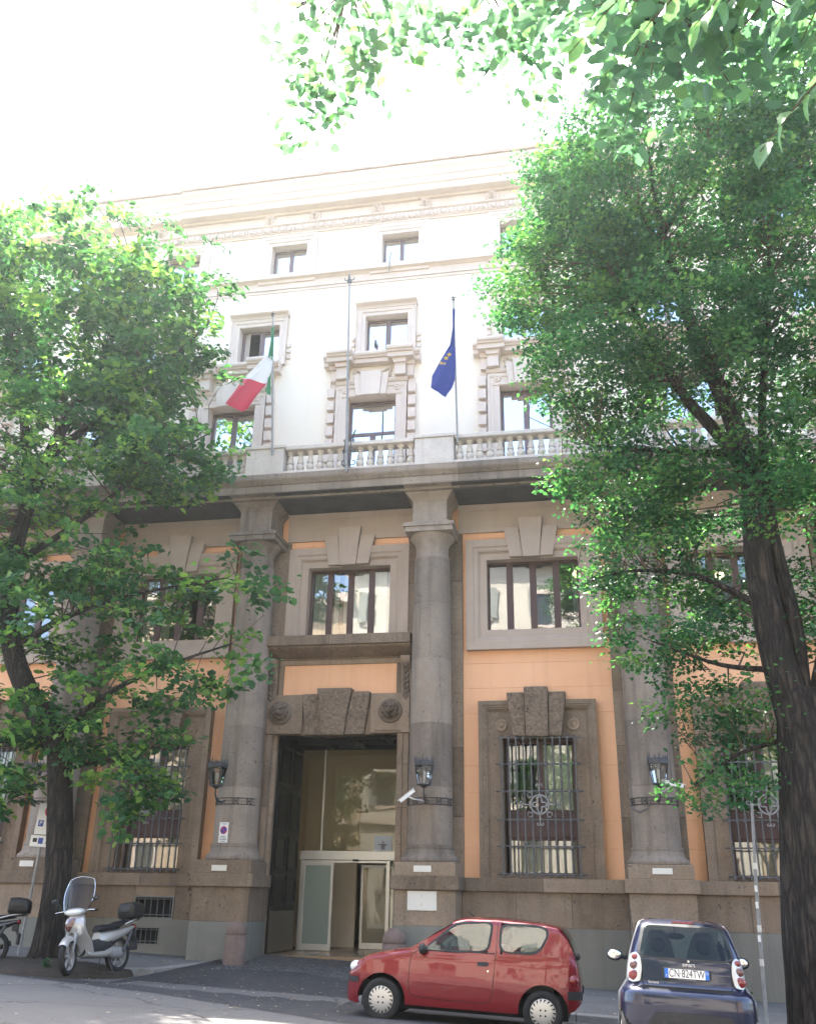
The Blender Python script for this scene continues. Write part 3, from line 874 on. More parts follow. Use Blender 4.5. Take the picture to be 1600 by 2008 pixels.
mb.box(-4.62, -3.05, 4.9, 5.0, .235, 5.42); mb.box(-2.15, -.38, 5.6, 5.7, .235, 5.42); mb.box(-4.0, -.38, 4.6, 4.7, 2.75, 5.42)
mb.obj('lobby_wall', M['room_lt'], P)
MB().box(-2.9, -2.2, 5.2, 5.26, .24, 2.4).obj('inner_door', M['room_lt'], P, bevel=.006)
# glass screen and sliding doors
al = M['alu']
yg = 2.80
MB().box(-4.08, -1.2, yg - .10, yg + .12, 2.43, 2.66).obj('door_header', al, P, bevel=.01)
MB().box(-2.62, -2.46, yg - .125, yg - .102, 2.40, 2.45).obj('door_sensor', M['black'], P, bevel=.006)
mb = MB(); mb.box(-4.06, -3.98, yg - .06, yg + .06, .236, 2.428); mb.box(-1.72, -1.62, yg - .06, yg + .06, .236, 2.428); mb.box(-3.978, -1.722, yg - .05, yg + .05, 2.36, 2.427)
mb.obj('door_frame', al, P, bevel=.005)
MB().box(-4.17, -3.545, yg - .006, yg + .006, 2.662, 5.30).obj('screen_pane', M['glass_door'], P)
MB().box(-3.495, -.73, yg - .006, yg + .006, 2.662, 5.30).obj('screen_pane', M['glass_door'], P)
MB().box(-3.545, -3.495, yg - .03, yg + .03, 2.662, 5.30).obj('screen_mullion', al, P)
MB().box(-1.615, -.73, yg - .006, yg + .006, .24, 2.655).obj('screen_pane', M['glass_door'], P)
def sliding(x0, x1, y, mat):
    mb = MB(); w = .075
    mb.box(x0, x1, y - .025, y + .025, 2.36 - w, 2.36); mb.box(x0, x1, y - .025, y + .025, .245, .245 + .15)
    mb.box(x0, x0 + w, y - .025, y + .025, .395, 2.36 - w); mb.box(x1 - w, x1, y - .025, y + .025, .395, 2.36 - w)
    d = mb.obj('sliding_door', al, P, bevel=.004)
    MB().box(x0 + w - .005, x1 - w + .005, y - .006, y + .006, .39, 2.36 - w + .005).obj('pane', M[mat], d)
sliding(-3.97, -3.12, yg - .13, 'frosted')
sliding(-2.72, -1.80, yg + 1.35, 'glass_door')
sliding(-1.72, -1.10, yg + 1.35, 'glass_door')

# --- balcony
STN = M['stone_dk']
prof = [(0, 11.242), (-1.30, 11.242), (-1.32, 11.30), (-1.55, 11.30), (-1.56, 11.33), (-1.56, 11.50), (-1.60, 11.51), (-1.62, 11.54), (-1.68, 11.60), (-1.70, 11.64), (-1.70, 11.77), (0, 11.79)]
x = -24.0
i = 0
while x < 24:
    w = 1.55
    MB().sweep(x + .002, x + w - .002, prof).obj('balcony_stone', STN, P)
    x += w
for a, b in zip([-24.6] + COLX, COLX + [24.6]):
    MB().box(a + .64, b - .64, -1.27, -.2, 11.20, 11.2415).obj('soffit_panel', M['soffit_dk'], P)
    MB().box(a - .02 + .64, b + .02 - .64, -1.545, -1.30, 11.285, 11.2995).obj('soffit_panel', M['soffit_dk'], P)
ped = [(-19.4, -18.4), (-14.5, -13.5), (-9.7, -8.68), (-4.89, -3.85), (-.31, .70), (4.62, 5.64), (9.5, 10.5), (14.4, 15.4)]
mbb = MB().lathe(0, 0, [(.085, 0), (.085, .05), (.055, .055), (.05, .07), (.095, .12), (.108, .17), (.095, .22), (.065, .26), (.06, .275), (.088, .28), (.088, .345), (.062, .35), (.07, .40), (.06, .45), (.048, .49), (.068, .51), (.068, .54), (.095, .55), (.095, .61)], 14)
balm = mbb.mesh('baluster', M['balus'], .8)
blk = MB().box(-.1, .1, -.1, .1, 0, .05)
for k, (a, b) in enumerate(ped):
    pd = MB().box(a, b, -1.64, -1.14, 11.792, 12.54).obj('balcony_pedestal', M['balus'], P, bevel=.012)
    MB().box(a - .03, b + .03, -1.68, -1.10, 12.543, 12.63).obj('cap', M['balus'], pd, bevel=.015)
    if k + 1 < len(ped):
        c = ped[k + 1][0]
        rail = MB().box(b + .033, c - .033, -1.62, -1.18, 12.49, 12.61).obj('balustrade', M['balus'], P, bevel=.02)
        MB().box(b + .003, c - .003, -1.62, -1.18, 11.792, 11.88).obj('base_rail', M['balus'], rail, bevel=.015)
        n = round((c - b) / .265)
        for j in range(n):
            xx = b + (c - b) * (j + .5) / n
            if k == 3 and abs(xx + 2.08) < .2: continue
            o = link('baluster', balm, rail)
            o.location = (xx, -1.40, 11.88)

# --- upper floors
TR = M['trim']
def copies(build, xs):
    """build one set of parts at x = 0, then copies of them along the front"""
    before = set(P.children)
    build()
    made = [o for o in P.children if o not in before]
    for k, x in enumerate(xs):
        for o in made:
            c = o if k == 0 else copy_tree(o, P)
            c.location.x = x
def top_window():
    MB().frame(-.577, .577, 19.44, 20.58, [(-.004, .21), (-.004, -.05), (.10, -.05), (.12, -.08), (.22, -.09), (.24, -.11), (.34, -.11), (.34, .01)]).obj('window_surround', TR, P)
copies(top_window, XT)
for i, x in enumerate(XT):
    f, rc = casement(x - .577, x + .577, 19.42, 20.55, .22, 2, None, .06, mat='brown_glare', glass='glass_sky', mull=.12)
    for a, b, c, d in rc:
        MB().box(a, b, .36, .37, d - .32, d - .14).obj('blind', M['blueprint'] if 0 else M['room'], f)  # dark strip drawn in as the band mirrored in these panes
def mid_window():
    MB().frame3(-.645, .645, 16.15, 17.6, [(-.004, .21), (-.004, -.06), (.10, -.06), (.12, -.09), (.21, -.10), (.23, -.13), (.25, -.13), (.25, .01)]).obj('window_surround', TR, P)
    MB().sweep(-.93, .93, [(0, 17.86), (-.12, 17.86), (-.15, 17.90), (-.22, 17.93), (-.26, 17.96), (-.26, 18.0), (0, 18.02)]).obj('window_hood', TR, P)
    for s in (-1, 1):
        for k in range(3):
            MB().box(s * .99 - .05, s * .99 + .05, -.10, 0, 16.35 + k * .2, 16.46 + k * .2).obj('side_block', TR, P)
        MB().box(s * .99 - .045, s * .99 + .045, -.03, 0, 16.2, 17.9).obj('side_strip', M['cream'], P)
copies(mid_window, XM)
for i, x in enumerate(XM):
    f, rc = casement(x - .645, x + .645, 16.12, 17.57, .22, 2, None, .07, mat='brown_glare', glass='glass_sky', mull=.14)
    if i == 2:
        pn = [c for c in f.children][0]
        bpy.data.objects.remove(pn)
        a, b, c, d = rc[0]
        mb = MB()
        mb.box(a, a + .05, .02, .20, c, d); mb.box(b - .02, b + .03, -.05, 0, c, d)
        o = MB().add([(a, .23, c), (a + .34, -.12, c), (a + .34, -.12, d - .1), (a, .23, d - .1)], [(0, 1, 2, 3)]).obj('open_sash', M['glass_sky'], f)
def noble_window():
    MB().frame3(-.715, .715, 11.8, 14.83, [(-.004, .21), (-.004, -.10), (.16, -.10), (.17, -.12), (.24, -.13), (.26, -.16), (.30, -.17), (.32, -.17), (.32, .01)]).obj('window_surround', TR, P)
    MB().box(-1.03, 1.03, -.13, 0, 14.84, 15.22).obj('lintel', TR, P)
    MB().sweep(-1.06, 1.06, [(0, 15.225), (-.16, 15.225), (-.19, 15.26), (-.21, 15.30), (-.21, 15.33), (0, 15.34)]).obj('lintel_moulding', TR, P)
    keystones(0, 0, -.24, 15.56, 14.80, 0, TR, .31, .27, .52, .44, .06, .01, .02)
    for s in (-1, 1):
        rosette(s * .76, 15.03, -.14, .10, TR)
        MB().box(s * 1.16 - .10, s * 1.16 + .10, -.06, 0, 11.8, 15.34).obj('side_strip', TR, P)
        for k in range(8):
            MB().box(s * 1.19 - .11, s * 1.19 + .11, -.20, -.063, 11.95 + k * .41, 12.25 + k * .41).obj('quoin', TR, P, bevel=.015)
        mb = MB()
        mb.box(s * .86 - .16, s * .86 + .16, -.34, 0, 15.345, 15.70)
        mb.prism([(s * .86 - .16, 15.70), (s * .86 + .16, 15.70), (s * .86 + .22, 15.83), (s * .86 - .22, 15.83)], -.42, 0)
        mb.obj('bracket', TR, P)
        mb = MB()
        mb.box(s * 1.13 - .09, s * 1.13 + .09, -.20, 0, 15.345, 15.70)
        mb.prism([(s * 1.13 - .09, 15.70), (s * 1.13 + .09, 15.70), (s * 1.13 + .13, 15.828), (s * 1.13 - .13, 15.828)], -.26, 0)
        mb.obj('bracket', TR, P)
    MB().box(-.68, .68, -.05, 0, 15.345, 15.83).obj('frieze_panel', M['cream'], P)
    mb = MB()
    for k in range(15):
        t = k / 14 * 2 - 1
        r = .05 + .03 * (1 - t * t)
        mb.ball((t * .45, -.09, 15.60 + .12 * t * t), (r, .06, r), 8, 5)
    for s in (-1, 1):
        for k in range(4): mb.ball((s * (.52 + .02 * math.sin(k * 2)), -.085, 15.72 - k * .085), (.05, .05, .05), 8, 5)
    mb.obj('garland', TR, P, smooth=4)
    def cornice(x0, x1, y):
        pr = [(0, 15.832), (y + .14, 15.832), (y + .14, 15.96), (y + .08, 15.97), (y + .07, 16.0), (y + .01, 16.04), (y, 16.09), (y + .01, 16.14), (y + .06, 16.16), (0, 16.17)]
        MB().sweep(x0, x1, pr).obj('window_cornice', TR, P)
    cornice(-1.27, -.52, -.66); cornice(.52, 1.27, -.66); cornice(-.518, .518, -.44); cornice(-1.42, -1.272, -.40); cornice(1.272, 1.42, -.40)
copies(noble_window, XP)
for i, x in enumerate(XP):
    f, rc = casement(x - .715, x + .715, 11.8, 14.80, .22, 2, 13.76 if i == 3 else None, .09, mat='brown_glare', glass='glass_sky', mull=.16)
# string course
for a, b in ((-24, 24),):
    MB().sweep(a, b, [(0, 18.90), (-.06, 18.90), (-.06, 19.16), (-.09, 19.17), (-.12, 19.20), (-.22, 19.22), (-.22, 19.37), (-.16, 19.40), (0, 19.42)]).obj('string_course', TR, P)
    MB().sweep(a, b, [(0, 18.80), (-.03, 18.80), (-.03, 18.894), (0, 18.894)]).obj('string_course', TR, P)
# main cornice: egg band, frieze with masks, corona, gutter
def crown(a, b, dy):
    MB().sweep(a, b, [(.02, 20.99), (dy - .05, 20.99), (dy - .06, 21.05), (dy - .09, 21.06), (dy - .09, 21.30), (dy - .16, 21.33), (dy - .16, 21.36), (dy - .05, 21.38), (dy - .05, 21.74), (.02, 21.74)]).obj('frieze', TR, P)
    MB().sweep(a, b, [(.02, 21.745), (dy - .14, 21.745), (dy - .16, 21.80), (dy - .38, 21.82), (dy - .40, 21.84), (dy - .40, 22.06), (dy - .44, 22.08), (dy - .46, 22.12), (dy - .46, 22.30), (dy - .50, 22.33), (dy - .50, 22.48), (dy - .54, 22.54), (dy - .60, 22.62), (dy - .60, 22.73), (.02, 22.74)]).obj('cornice', TR, P)
crown(-8.4, 24, 0)
crown(-24, -8.404, .0 + .06)
mb = MB()
for k in range(150):
    x = -24 + k * .26
    dy = 0 if x > -8.4 else .06
    if x > 14 or x < -14: continue
    mb.ball((x, dy - .11, 21.18), (.085, .06, .10), 8, 6)
    mb.box(x + .105, x + .145, dy - .14, dy - .092, 21.08, 21.28)
mb.obj('egg_and_dart', TR, P, smooth=.8, kind='stuff')
for x in (-9.2, -5.46, -3.97, -1.92, -.40, 1.68, 3.2, 5.2, 6.7):
    lion(x, -.05 if x > -8.4 else .01, 21.58, .72, TR, disc=True, name='lion_mask')
# ------------------------------------------------------------------ houses across the street (mirrored in the panes)
def opposite(x0, x1, h, mat, label):
    b = thing('apartment_house', label, 'building')
    y = -36.0
    MB().box(x0, x1, y - 10, y, -2, h).obj('wall', mat, b)
    MB().box(x0 - .3, x1 + .3, y - 10, y + .6, h + .002, h + .5).obj('roof', M['trim'], b)
    MB().box(x0, x1, y + .003, y + .25, 6.2, 6.5).obj('string_course', M['trim'], b)
    MB().box(x0, x1, y + .003, y + .2, 14.2, 14.45).obj('string_course', M['trim'], b)
    wf = MB().frame(-.6, .6, 0, 2.1, [(0, 0), (0, .10), (.18, .10), (.18, 0)]).mesh('window', M['trim'])
    wp = MB().box(-.6, .6, .0, .02, 0, 2.1).mesh('pane', M['glass_far'])
    sh = MB().box(-1.2, -.62, .102, .14, 0, 2.1).box(.62, 1.2, .102, .14, 0, 2.1).mesh('shutter', M['shutter'])
    for z in (2.2, 7.4, 11, 15, 18.6):
        if z + 2.6 > h: continue
        n = int((x1 - x0) / 3.4)
        for k in range(n):
            xx = x0 + (x1 - x0) * (k + .5) / n
            f = link('window', wf, b); f.location = (xx, y, z)
            p = link('pane', wp, f); p.location = (0, 0.004, 0)
            if z > 7: link('shutter', sh, f)
M['glass_far'] = simple('far_window_glass', (.05, .06, .065), .08)
M['shutter'] = simple('grey_shutter', (.30, .31, .28), .7)
M['opp1'] = surf('cream_render', (.60, .55, .46), (.70, .64, .55), .5, .9, .05, 40, bmp=0)
M['opp2'] = surf('ochre_render', (.50, .38, .26), (.60, .46, .32), .5, .9, .05, 40, bmp=0)
opposite(-34, -12, 20.5, M['opp2'], 'ochre apartment house across the street with grey shutters')
opposite(-11.9, 13, 22.5, M['opp1'], 'cream apartment house across the street behind the viewer')
opposite(13.1, 36, 19, M['opp2'], 'low ochre house at the right end of the far side')

# ------------------------------------------------------------------ trees
def leaves_mesh(name, pos, axis, normal, size, tint, mat, shape=.8, fold=.16):
    """every leaf a folded blade of six points"""
    n = len(pos)
    a = axis / np.linalg.norm(axis, axis=1)[:, None]
    nn = normal - (normal * a).sum(1)[:, None] * a
    nn /= np.linalg.norm(nn, axis=1)[:, None] + 1e-9
    w = np.cross(nn, a)
    s = size[:, None]
    P0 = pos; tip = pos + a * s
    up = nn * s * fold
    r1 = pos + a * s * .28 + w * s * shape * .42 + up * .8; r2 = pos + a * s * .68 + w * s * shape * .38 + up * .7
    l1 = pos + a * s * .28 - w * s * shape * .42 + up * .8; l2 = pos + a * s * .68 - w * s * shape * .38 + up * .7
    V = np.stack([P0, r1, r2, tip, l2, l1], 1).reshape(-1, 3)
    idx = np.arange(n)[:, None] * 6
    F = np.concatenate([idx + np.array([[0, 1, 2, 3]]), idx + np.array([[0, 3, 4, 5]])], 1).reshape(-1)
    me = bpy.data.meshes.new(name)
    me.vertices.add(n * 6); me.vertices.foreach_set('co', V.astype(np.float32).ravel())
    me.loops.add(n * 8); me.loops.foreach_set('vertex_index', F.astype(np.int32))
    me.polygons.add(n * 2); me.polygons.foreach_set('loop_start', np.arange(0, n * 8, 4, dtype=np.int32))
    me.update(calc_edges=True)
    at = me.attributes.new('tint', 'FLOAT', 'FACE')
    at.data.foreach_set('value', np.repeat(tint, 2).astype(np.float32))
    me.materials.append(mat)
    return me

def sprays(clumps, rng, per, leaf, droop=.25, length=.8, spread=.35, young=.12, twigs=None):
    """leaf sprays: each clump is a twig with two ranks of leaves; returns arrays"""
    pos, ax, no, sz, ti = [], [], [], [], []
    for c in clumps:
        c = np.array(c[:3]); 
        d = rng.normal(size=3); d[2] = d[2] * .35 - droop
        d /= np.linalg.norm(d)
        L = length * rng.uniform(.6, 1.3)
        side = np.cross(d, [0, 0, 1]); side /= np.linalg.norm(side) + 1e-6
        upv = np.cross(side, d)
        tone = rng.beta(2, 2.6)
        if rng.uniform() < young: tone = rng.uniform(.8, 1)
        n = int(per * rng.uniform(.7, 1.3))
        t = rng.uniform(-.5, .5, n)
        base = c + np.outer(t * L, d) + np.outer(rng.normal(size=n) * spread * .5, side) + np.outer(rng.normal(size=n) * spread * .17, upv)
        sg = np.where(rng.uniform(size=n) < .5, -1, 1)
        a = d * .55 + np.outer(sg, side) * rng.uniform(.5, 1.1, n)[:, None] + rng.normal(size=(n, 3)) * .35
        a[:, 2] -= .25
        pos.append(base); ax.append(a)
        no.append(upv + rng.normal(size=(n, 3)) * .32)
        sz.append(leaf * rng.uniform(.5, 1.4, n))
        ti.append(np.clip(tone + rng.normal(size=n) * .17, 0, 1))
        if twigs is not None: twigs.append((c - d * L * .6, c + d * L * .5))
    return [np.concatenate(q) for q in (pos, ax, no, sz, ti)]

def tree(label, mat, blobs, limbs, rng_seed, per, leaf, trunk_pts, trunk_r, name='street_tree', twig_n=1, length=.8, spread=.35, droop=.25, young=.12, roots=True, extra=(), gap=()):
    rng = np.random.default_rng(rng_seed)
    t = thing(name, label, 'tree')
    mb = MB()
    def rough_tube(pts, rs, n=18):
        pts = [np.array(p, float) for p in pts]
        # resample as a smooth curve
        k = len(pts); out, orr = [], []
        for i in range(k - 1):
            p0, p1, p2, p3 = pts[max(i - 1, 0)], pts[i], pts[i + 1], pts[min(i + 2, k - 1)]
            for u in np.linspace(0, 1, 7)[:-1]:
                out.append(.5 * (2 * p1 + (p2 - p0) * u + (2 * p0 - 5 * p1 + 4 * p2 - p3) * u * u + (3 * p1 - p0 - 3 * p2 + p3) * u ** 3))
                orr.append(rs[i] + (rs[i + 1] - rs[i]) * u)
        out.append(pts[-1]); orr.append(rs[-1])
        mb.tube(out, orr, n)
        return out
    b0 = len(mb.v)
    rough_tube(trunk_pts, trunk_r, 28)
    # furrow the bark of the trunk
    ph = rng.uniform(0, 6, 8)
    tp = np.array(trunk_pts)
    for i in range(b0, len(mb.v)):
        x, y, z = mb.v[i]
        cx = np.interp(z, tp[:, 2], tp[:, 0]); cy = np.interp(z, tp[:, 2], tp[:, 1])
        a = math.atan2(y - cy, x - cx)
        k = 1 + .035 * math.sin(9 * a + z * 1.3 + ph[0]) + .03 * math.sin(14 * a - z * 2 + ph[1]) + .025 * math.sin(3 * a + z * .8 + ph[2])
        zb = z - tp[0][2]
        if roots and zb < .7: k += (.7 - zb) ** 2 * (.8 + .7 * math.sin(4 * a + ph[3]) + .6 * (math.cos(a - 3.3) if x < 0 else 0))
        mb.v[i] = (cx + (x - cx) * k, cy + (y - cy) * k, z)
    nodes = []
    trunk = mb.obj('trunk', M['bark'], t, smooth=4)
    lb = []
    for pts, rs in limbs:
        mb = MB()
        lb = rough_tube(pts, rs, 12)
        nodes += [(p, r) for p, r in zip(lb, np.interp(np.linspace(0, 1, len(lb)), np.linspace(0, 1, len(rs)), rs))]
        mb.obj('limb', M['bark'], t, smooth=4)
    NP = np.array([p for p, r in nodes])
    clumps = []
    for (cx, cy, cz, rx, ry, rz, n) in blobs:
        v = rng.normal(size=(n, 3)); v /= np.linalg.norm(v, axis=1)[:, None]
        r = rng.uniform(.25, 1, n) ** .45
        for q, rr in zip(v, r):
            clumps.append((cx + q[0] * rx * rr, cy + q[1] * ry * rr, cz + q[2] * rz * rr))
    if gap: clumps = [c for c in clumps if not any(x0 < c[0] < x1 and z0_ < c[2] < z1_ and rng.uniform() < pr for x0, x1, z0_, z1_, pr in gap)]
    clumps += list(extra)
    # thin branches from the limbs to the sprays
    mb = MB()
    for c in clumps[::2]:
        c = np.array(c)
        w = np.linalg.norm(NP - c, axis=1) + np.maximum(0, NP[:, 2] - c[2] + .2) * .8
        k = int(np.argmin(w))
        p, r = nodes[k]
        m_ = (np.array(p) + c) / 2 + rng.normal(size=3) * .22 + np.array([0, 0, .12])
        mb.tube([p, m_, c], [min(.022, r * .5), .009, .003], 4, cap=False)
    mb.obj('branches', M['twig'], t, smooth=4, kind='stuff')
    arr = sprays(clumps, rng, per, leaf, droop, length, spread, young)
    cr = link('crown', leaves_mesh('crown', *arr, mat), t, kind='stuff')
    return t
# the linden at the left, behind the scooters
z0 = .15
tree('big leafy street tree at the left, its flared trunk behind the silver scooter', M['leaf_l'],
     [(-8.4, -4.9, 15.2, 3.3, 2.4, 3.2, 250), (-11.2, -4.8, 15.6, 2.2, 2.2, 2.8, 90), (-6.5, -4.7, 14.4, 1.7, 1.9, 1.9, 120), (-6.6, -4.7, 12.5, 1.4, 1.8, 1.2, 70), (-5.5, -4.8, 10.7, 1.5, 1.6, .7, 65), (-7.8, -4.9, 11.2, 2.4, 2.2, 1.8, 110),
      (-7.6, -5.0, 9.0, 2.6, 2.1, 1.3, 76), (-5.3, -5.2, 7.6, 1.9, 1.4, .8, 38), (-7.6, -5.2, 6.9, 2.3, 1.9, 1.0, 60), (-4.4, -5.0, 6.5, 1.3, 1.2, .5, 16), (-5.6, -5.0, 5.5, 2.3, 1.6, .6, 40),
      (-8.2, -5.0, 4.9, 1.6, 1.8, .8, 40), (-5.9, -4.8, 4.5, 1.6, 1.4, .6, 32), (-5.4, -4.9, 3.5, 1.0, 1.0, .65, 22), (-8.5, -5.0, 3.4, 1.0, 1.6, .75, 30), (-10.5, -4.8, 11, 2, 2, 2.5, 70), (-10.3, -4.8, 7, 1.6, 2, 2, 50)],
     [([(-7.05, -4.8, 4.2), (-7.8, -4.8, 5.1), (-8.6, -4.8, 6.4), (-9.0, -4.8, 8.2), (-8.85, -4.8, 10.2), (-8.3, -4.8, 12), (-7.6, -4.7, 14), (-7.2, -4.7, 16.5)], [.27, .25, .22, .19, .16, .12, .08, .03]),
      ([(-8.85, -4.8, 9.8), (-9.4, -4.8, 12), (-10.2, -4.9, 14.5), (-10.9, -4.9, 17)], [.14, .11, .07, .03]),
      ([(-8.5, -4.8, 11.2), (-7.4, -4.7, 12.2), (-6.2, -4.6, 13.4), (-5.0, -4.6, 14.6)], [.11, .08, .05, .02]),
      ([(-7.2, -4.8, 4.4), (-6.3, -5.0, 5.2), (-5.0, -5.1, 5.8), (-3.4, -5.1, 6.3)], [.09, .06, .04, .015]),
      ([(-8.6, -4.8, 6.4), (-7.4, -5.0, 7.0), (-5.8, -5.2, 7.4), (-3.6, -5.2, 7.7)], [.1, .07, .04, .015]),
      ([(-9.0, -4.8, 8.4), (-7.6, -4.8, 9.3), (-6.0, -4.8, 10.6), (-4.6, -4.8, 11.4)], [.1, .07, .04, .015]),
      ([(-7.0, -4.8, 3.8), (-6.2, -4.7, 4.0), (-5.4, -4.9, 3.9), (-4.9, -4.9, 3.3)], [.045, .035, .02, .01]),
      ([(-7.3, -4.8, 4.3), (-8.2, -5.0, 4.4), (-8.8, -5.1, 4.2)], [.06, .04, .015])],
     7, 38, .155,
     [(-6.75, -4.8, z0 - .2), (-6.72, -4.8, .5), (-6.70, -4.8, 1.2), (-6.74, -4.8, 2.1), (-6.93, -4.8, 3.3), (-7.07, -4.8, 4.1), (-7.2, -4.8, 4.6)], [.32, .29, .258, .252, .245, .25, .2],
     length=.95, spread=.34, droop=.12, young=.2, twig_n=1, gap=[(-6.6, 0, 8.7, 10.1, .93), (-5.4, 0, 7.9, 8.7, .6), (-5.2, 0, 6.9, 7.5, .45), (-5.6, 0, 5.9, 6.4, .7), (-9.9, -8.6, 5.0, 6.2, .6), (-7, 0, 4.6, 5.3, .5), (-12, 0, 2, 3.1, .5), (-6.5, -4, 4.0, 4.4, .4), (-12, 0, 5.9, 6.6, .4), (-8.6, -6.6, 9.6, 10.4, .6)],
     extra=[(-3.0, -5.1, 5.75), (-2.75, -5.1, 5.65), (-2.35, -5.2, 7.4), (-2.9, -5.2, 7.35), (-3.2, -5.2, 7.9), (-3.3, -5.2, 8.3), (-3.9, -4.8, 10.9), (-4.3, -4.8, 12.9), (-4.5, -4.8, 15.4), (-4.8, -4.8, 15.8), (-5.1, -4.8, 17.0)])
# the elm at the right, a trunk of several stems
tree('tall elm at the right edge with a furrowed dark trunk and dense fine leaves', M['leaf_r'],
     [(5.9, -8.9, 13.4, 2.6, 2.2, 2.3, 360), (4.2, -8.8, 12.9, 1.3, 1.8, 1.9, 120), (3.8, -8.8, 11.7, 1.4, 1.7, 1.3, 130), (7.9, -8.9, 12, 2.2, 2.2, 3.2, 300), (8.0, -8.9, 14.6, 1.7, 2, 1.9, 130), (5.5, -8.9, 10.2, 1.7, 1.9, 1.1, 130), (4.2, -8.9, 9.6, 1.2, 1.6, .9, 90),
      (4.6, -8.7, 7.75, 1.2, 1.5, .85, 80), (6.0, -8.1, 7.6, 1.4, 1.1, .9, 60), (8.0, -8.6, 8, 1.5, 1.8, 1.7, 130), (4.7, -8.7, 6.3, 1.1, 1.3, .6, 38), (6.3, -8.0, 5.8, 1.4, .9, .8, 36), (4.9, -8.7, 5.2, 1.0, 1.2, .5, 22),
      (6.3, -9.6, 9.0, .9, .6, 1.2, 40), (6.5, -9.6, 7.2, .7, .5, .8, 18), (7.8, -8.6, 5.2, 1.0, 1.4, 1.1, 56), (5.5, -8.8, 4.1, .9, 1.1, .5, 20), (5.5, -9.1, 3.0, .6, .9, .4, 9), (6.2, -8.6, 3.9, .6, .6, .5, 8)],
     [([(6.6, -9, 3.7), (6.42, -9, 4.9), (6.34, -9, 6.2), (6.40, -9, 7.4), (6.25, -9, 8.6), (5.95, -9, 9.8), (5.65, -9, 11.2), (5.45, -8.9, 13), (5.4, -8.9, 14.6)], [.28, .235, .20, .17, .15, .125, .09, .055, .02]),
      ([(6.65, -9, 3.9), (6.72, -9, 5.2), (6.6, -9, 6.8), (6.7, -8.9, 8.6), (7.1, -8.9, 11), (7.4, -8.9, 13.5)], [.15, .115, .09, .065, .04, .02]),
      ([(6.45, -9, 7.4), (6.1, -8.9, 8.3), (5.5, -8.9, 9.3), (5.0, -8.9, 10.6), (4.6, -8.9, 12)], [.13, .11, .08, .05, .02]),
      ([(6.85, -9, 3.9), (7.3, -8.9, 5.4), (7.7, -8.9, 7.6), (8.2, -8.9, 10)], [.2, .16, .1, .03]),
      ([(6.2, -9, 5.6), (5.4, -8.9, 6.1), (4.4, -8.9, 6.2), (3.7, -8.9, 6.0)], [.06, .04, .02, .01]),
      ([(6.3, -9, 4.6), (5.6, -9, 4.7), (4.7, -8.9, 5.1)], [.05, .03, .01]),
      ([(6.3, -9, 3.6), (5.7, -9.1, 3.4), (5.1, -9.1, 3.0)], [.04, .025, .01]),
      ([(6.4, -9, 8.0), (5.2, -8.9, 8.2), (4.0, -8.9, 8.4)], [.07, .04, .015]),
      ([(5.65, -9, 11.2), (4.9, -8.9, 12.2), (3.9, -8.8, 13)], [.07, .04, .015]),
      ([(5.5, -9, 12.4), (6.1, -8.9, 13.6), (6.4, -8.9, 15)], [.06, .04, .015]),
      ([(5.5, -9, 12.0), (4.9, -8.9, 13.6), (4.6, -8.8, 15)], [.05, .03, .012])],
     9, 84, .072,
     [(6.62, -9, -.35), (6.56, -9, .6), (6.60, -9, 1.8), (6.66, -9, 2.9), (6.66, -9, 3.7), (6.62, -9, 4.3)], [.66, .56, .50, .45, .38, .26],
     length=.8, spread=.36, droop=.16, young=.1, roots=True, gap=[(3, 4.8, 9.9, 10.9, .5), (5.0, 6.2, 8.3, 9.3, .65), (4.6, 5.8, 6.6, 7.0, .5), (5.2, 7.5, 4.3, 4.9, .5), (6.8, 9.5, 5.9, 7.2, .5), (5.4, 6.6, 10.8, 11.6, .5)])

# trees of the far pavement: the panes mirror them
for k, (x, lab) in enumerate(((-13.5, 'round leafy tree on the far pavement before the ochre house'), (-5.5, 'leafy tree on the far pavement left of the viewer, before the cream house'), (3.2, 'leafy tree on the far pavement right behind the viewer'), (12.5, 'leafy tree on the far pavement before the low house'))):
    zz = -.04 * x
    tree(lab, M['leaf_l'], [(x, -30, zz + 9.5, 2.6, 2.4, 3.4, 130), (x + 1, -29.6, zz + 6.6, 2.2, 2, 1.6, 60), (x - 1.2, -30, zz + 7.5, 2, 2, 1.8, 60)],
         [([(x, -30, zz + 3.4), (x + .2, -30, zz + 6), (x, -30, zz + 11)], [.2, .15, .03]), ([(x, -30, zz + 4), (x - 1.5, -30, zz + 7)], [.12, .03]), ([(x, -30, zz + 4), (x + 1.6, -29.8, zz + 7)], [.12, .03])],
         30 + k, 30, .19, [(x, -30, zz - .3), (x + .05, -30, zz + 1.5), (x, -30, zz + 3.5)], [.3, .24, .2], length=.95, spread=.4, droop=.12)
# the boughs that hang over the viewer belong to a tree on the near side
rng = np.random.default_rng(5)
ot = thing('overhanging_tree', 'near tree whose boughs with large leaves, tinted pale for glare, hang into the top of the view', 'tree')
MB().tube([(9.2, -21.5, -.6), (9.0, -21.4, 2), (8.6, -21.2, 4.4), (7.9, -20.9, 6.0)], [.38, .32, .27, .22], 18).obj('trunk', M['bark'], ot, smooth=4)
ol = [([(7.9, -20.9, 6.0), (6.4, -20.3, 6.7), (4.8, -19.5, 7.0), (3.2, -18.9, 7.0), (2.1, -18.7, 6.9)], [.2, .12, .06, .03, .012]),
      ([(8.3, -21.0, 5.2), (6.8, -20.8, 5.4), (5.6, -20.5, 5.2), (4.6, -20.5, 4.5)], [.12, .06, .025, .008]),
      ([(6.4, -20.3, 6.7), (5.4, -19.6, 6.1), (4.6, -19.6, 5.6), (4.1, -19.7, 5.1)], [.06, .035, .015, .006])]
onodes = []
